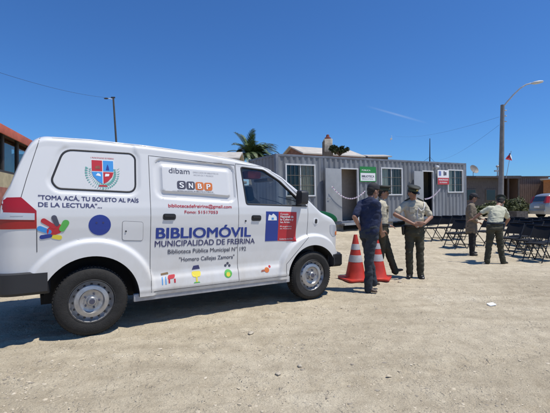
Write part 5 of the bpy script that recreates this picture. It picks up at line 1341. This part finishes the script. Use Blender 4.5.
# ------------------------------------------------------------------ silver car, tail towards the left
Y = 24.8; e = empty('parked_car', (PX(537, Y), Y, gz(0, Y)), radians(-2), 'silver hatchback parked at the right edge, tail to the left', 'car')
prof_c = [(0.02, .38), (0.0, .62), (.02, .92), (.06, 1.02), (.22, 1.40), (.34, 1.52), (.60, 1.58), (1.6, 1.60), (2.1, 1.55), (2.85, 1.08), (3.7, .92), (3.9, .75), (3.95, .4), (3.9, .28), (.1, .28)]
def car_w(z): return interp([(.25, .80), (.45, .86), (.75, .88), (1.0, .85), (1.5, .66), (1.6, .60)], z)
mb = MB(); tt = [0.0, .02, .06, .12, .22, .34, .47, .6, .9, 1.2, 1.6, 1.85, 2.1, 2.35, 2.6, 2.85, 3.2, 3.5, 3.7, 3.85, 3.92, 3.95]
def ctop(t): return interp([(0, .95), (.06, 1.04), (.22, 1.42), (.34, 1.52), (.6, 1.59), (1.6, 1.60), (2.1, 1.54), (2.85, 1.08), (3.7, .92), (3.9, .78), (3.95, .6)], t)
nn = 14; rr = []
for t in tt:
    T = ctop(t); pf_ = 1 - .10 * ss(.25, 0, t) - .14 * ss(3.4, 3.95, t); row = []
    for i in range(nn + 1):
        z = lerp(.26, T - .10, i / nn); row.append((t, -car_w(z) * pf_, z))
    wz = car_w(T - .10) * pf_; row += [(t, -wz * .93, T - .045), (t, -wz * .8, T - .012), (t, -wz * .4, T)]
    row = row + [(a, -b, c) for a, b, c in reversed(row)]; rr.append(row)
m_ = len(rr[0])
for r_ in rr: mb.v += r_
for j in range(len(rr) - 1):
    for i in range(m_): mb.f.append((j * m_ + i, (j + 1) * m_ + i, (j + 1) * m_ + (i + 1) % m_, j * m_ + (i + 1) % m_))
mb.f += [tuple(range(m_)), tuple((len(rr) - 1) * m_ + i for i in range(m_))]; mb.m = [0] * len(mb.f)
cb = mb.build('body', [M_silver, M_dark], e)
cs = []
for c in (.72, 3.12):
    for sgn in (-1, 1):
        k = MB().prism([(c + .37 * cos(a), .30 + .37 * sin(a)) for a in [radians(x) for x in range(-30, 211, 10)]], sgn * .58, sgn * 1.1); k.m = [1] * len(k.f); me_ = k.mesh('cut', [M_silver, M_dark]); bm = bmesh.new(); bm.from_mesh(me_); bmesh.ops.recalc_face_normals(bm, faces=bm.faces); bm.to_mesh(me_); bm.free()
        o = bpy.data.objects.new('cut', me_); COL.objects.link(o); o.parent = e; cs.append(o)
for c in cs: md = cb.modifiers.new('b', 'BOOLEAN'); md.operation = 'DIFFERENCE'; md.solver = 'EXACT'; md.object = c
cb.data = bake(cb); set_sharp(cb.data, 40)
for c in cs: bpy.data.objects.remove(c)
M_cg = mat('dark_glass', (.02, .022, .025), .06, coat=.5)
for sgn in (-1, 1):
    mb = MB()
    for poly in ([(.42, 1.08), (.52, 1.42), (1.02, 1.47), (1.02, 1.06)], [(1.07, 1.06), (1.07, 1.47), (1.70, 1.47), (1.74, 1.06)], [(1.80, 1.06), (1.78, 1.46), (2.02, 1.42), (2.62, 1.06)]):
        a = [(x, sgn * (car_w(z) + .006), z) for x, z in poly]; mb.add(a + [(x, y - sgn * .03, z) for x, y, z in a], [(0, 1, 2, 3), (4, 7, 6, 5), (0, 4, 5, 1), (1, 5, 6, 2), (2, 6, 7, 3), (3, 7, 4, 0)])
    mb.build('side_window', M_cg, e)
    mb = MB(); a = [(.035, sgn * .60, .98), (.035, sgn * .80, .98), (.20, sgn * .70, 1.40), (.20, sgn * .57, 1.40)]
    b_ = [(.16, sgn * .845, 1.0), (.30, sgn * .735, 1.40)]
    mb.add([Vector(v) - Vector((.03, 0, 0)) for v in a] + [Vector(v) + Vector((.15, 0, 0)) for v in a], [(0, 1, 2, 3), (4, 7, 6, 5), (0, 4, 5, 1), (1, 5, 6, 2), (2, 6, 7, 3), (3, 7, 4, 0)])
    mb.add([(.03, sgn * .82, .98), (.22, sgn * .868, .98), (.36, sgn * .72, 1.40), (.19, sgn * .70, 1.40), (.05, sgn * .70, .98), (.22, sgn * .70, .98), (.36, sgn * .6, 1.40), (.2, sgn * .6, 1.40)], [(0, 1, 2, 3), (4, 7, 6, 5), (0, 4, 5, 1), (1, 5, 6, 2), (2, 6, 7, 3), (3, 7, 4, 0)])
    mb.build('tail_light', M_redlens, e)
    for c in (.72, 3.12):
        wl = empty('wheel', (c, sgn * .76, .30)); wl.parent = e
        if sgn > 0: wl.rotation_euler = (0, 0, pi)
        MB().lathe([(.17, -.08), (.27, -.09), (.30, -.07), (.30, .07), (.27, .09), (.17, .08)], 28, 'y').build('tyre', M_rubber, wl, smooth=40); MB().lathe([(.19, -.093), (.17, -.075), (.06, -.08), (.01, -.085), (.01, .0)], 24, 'y').build('rim', M_steel, wl, smooth=40)
mb = MB(); a = [(.075, -.55, 1.08), (.075, .55, 1.08), (.22, .50, 1.40), (.22, -.50, 1.40)]; mb.add([Vector(v) - Vector((.025, 0, 0)) for v in a] + [Vector(v) + Vector((.05, 0, 0)) for v in a], [(0, 1, 2, 3), (4, 7, 6, 5), (0, 4, 5, 1), (1, 5, 6, 2), (2, 6, 7, 3), (3, 7, 4, 0)]); mb.build('rear_window', M_cg, e)
boxm('number_plate', (-.025, -.25, .66), (-.003, .25, .78), M_white, e); boxm('rear_bumper', (-.06, -.80, .36), (.02, .80, .56), M_silver, e, .03)

# ------------------------------------------------------------------ bird
Y = 60; e = MB(); e.sphere((0, 0, 0), (.16, .30, .12), 10, 6); e.sphere((0, -.3, .04), .07, 8, 6)
o = e; b_ = o.build('gull', mat('gull_white', (.6, .6, .6), .8), smooth=60); b_.location = at(391, 139, Y); tag(b_, 'distant pale gull gliding above the container', 'bird')
for sg_ in (-1, 1):
    wv = MB(); wv.add([(0, -.12, .02), (0, .10, .02), (sg_ * .12, .06, .30), (sg_ * .10, .12, .62), (sg_ * .14, -.04, .34)], [(0, 1, 2, 4), (4, 2, 3)])
    if sg_ < 0: wv.v = [(a, b, -c * .75) for a, b, c in wv.v]
    w2 = wv.build('wing', mat('gull_white', (.6, .6, .6), .8), b_); sm = w2.modifiers.new('s', 'SOLIDIFY'); sm.thickness = .02; w2.data = bake(w2)
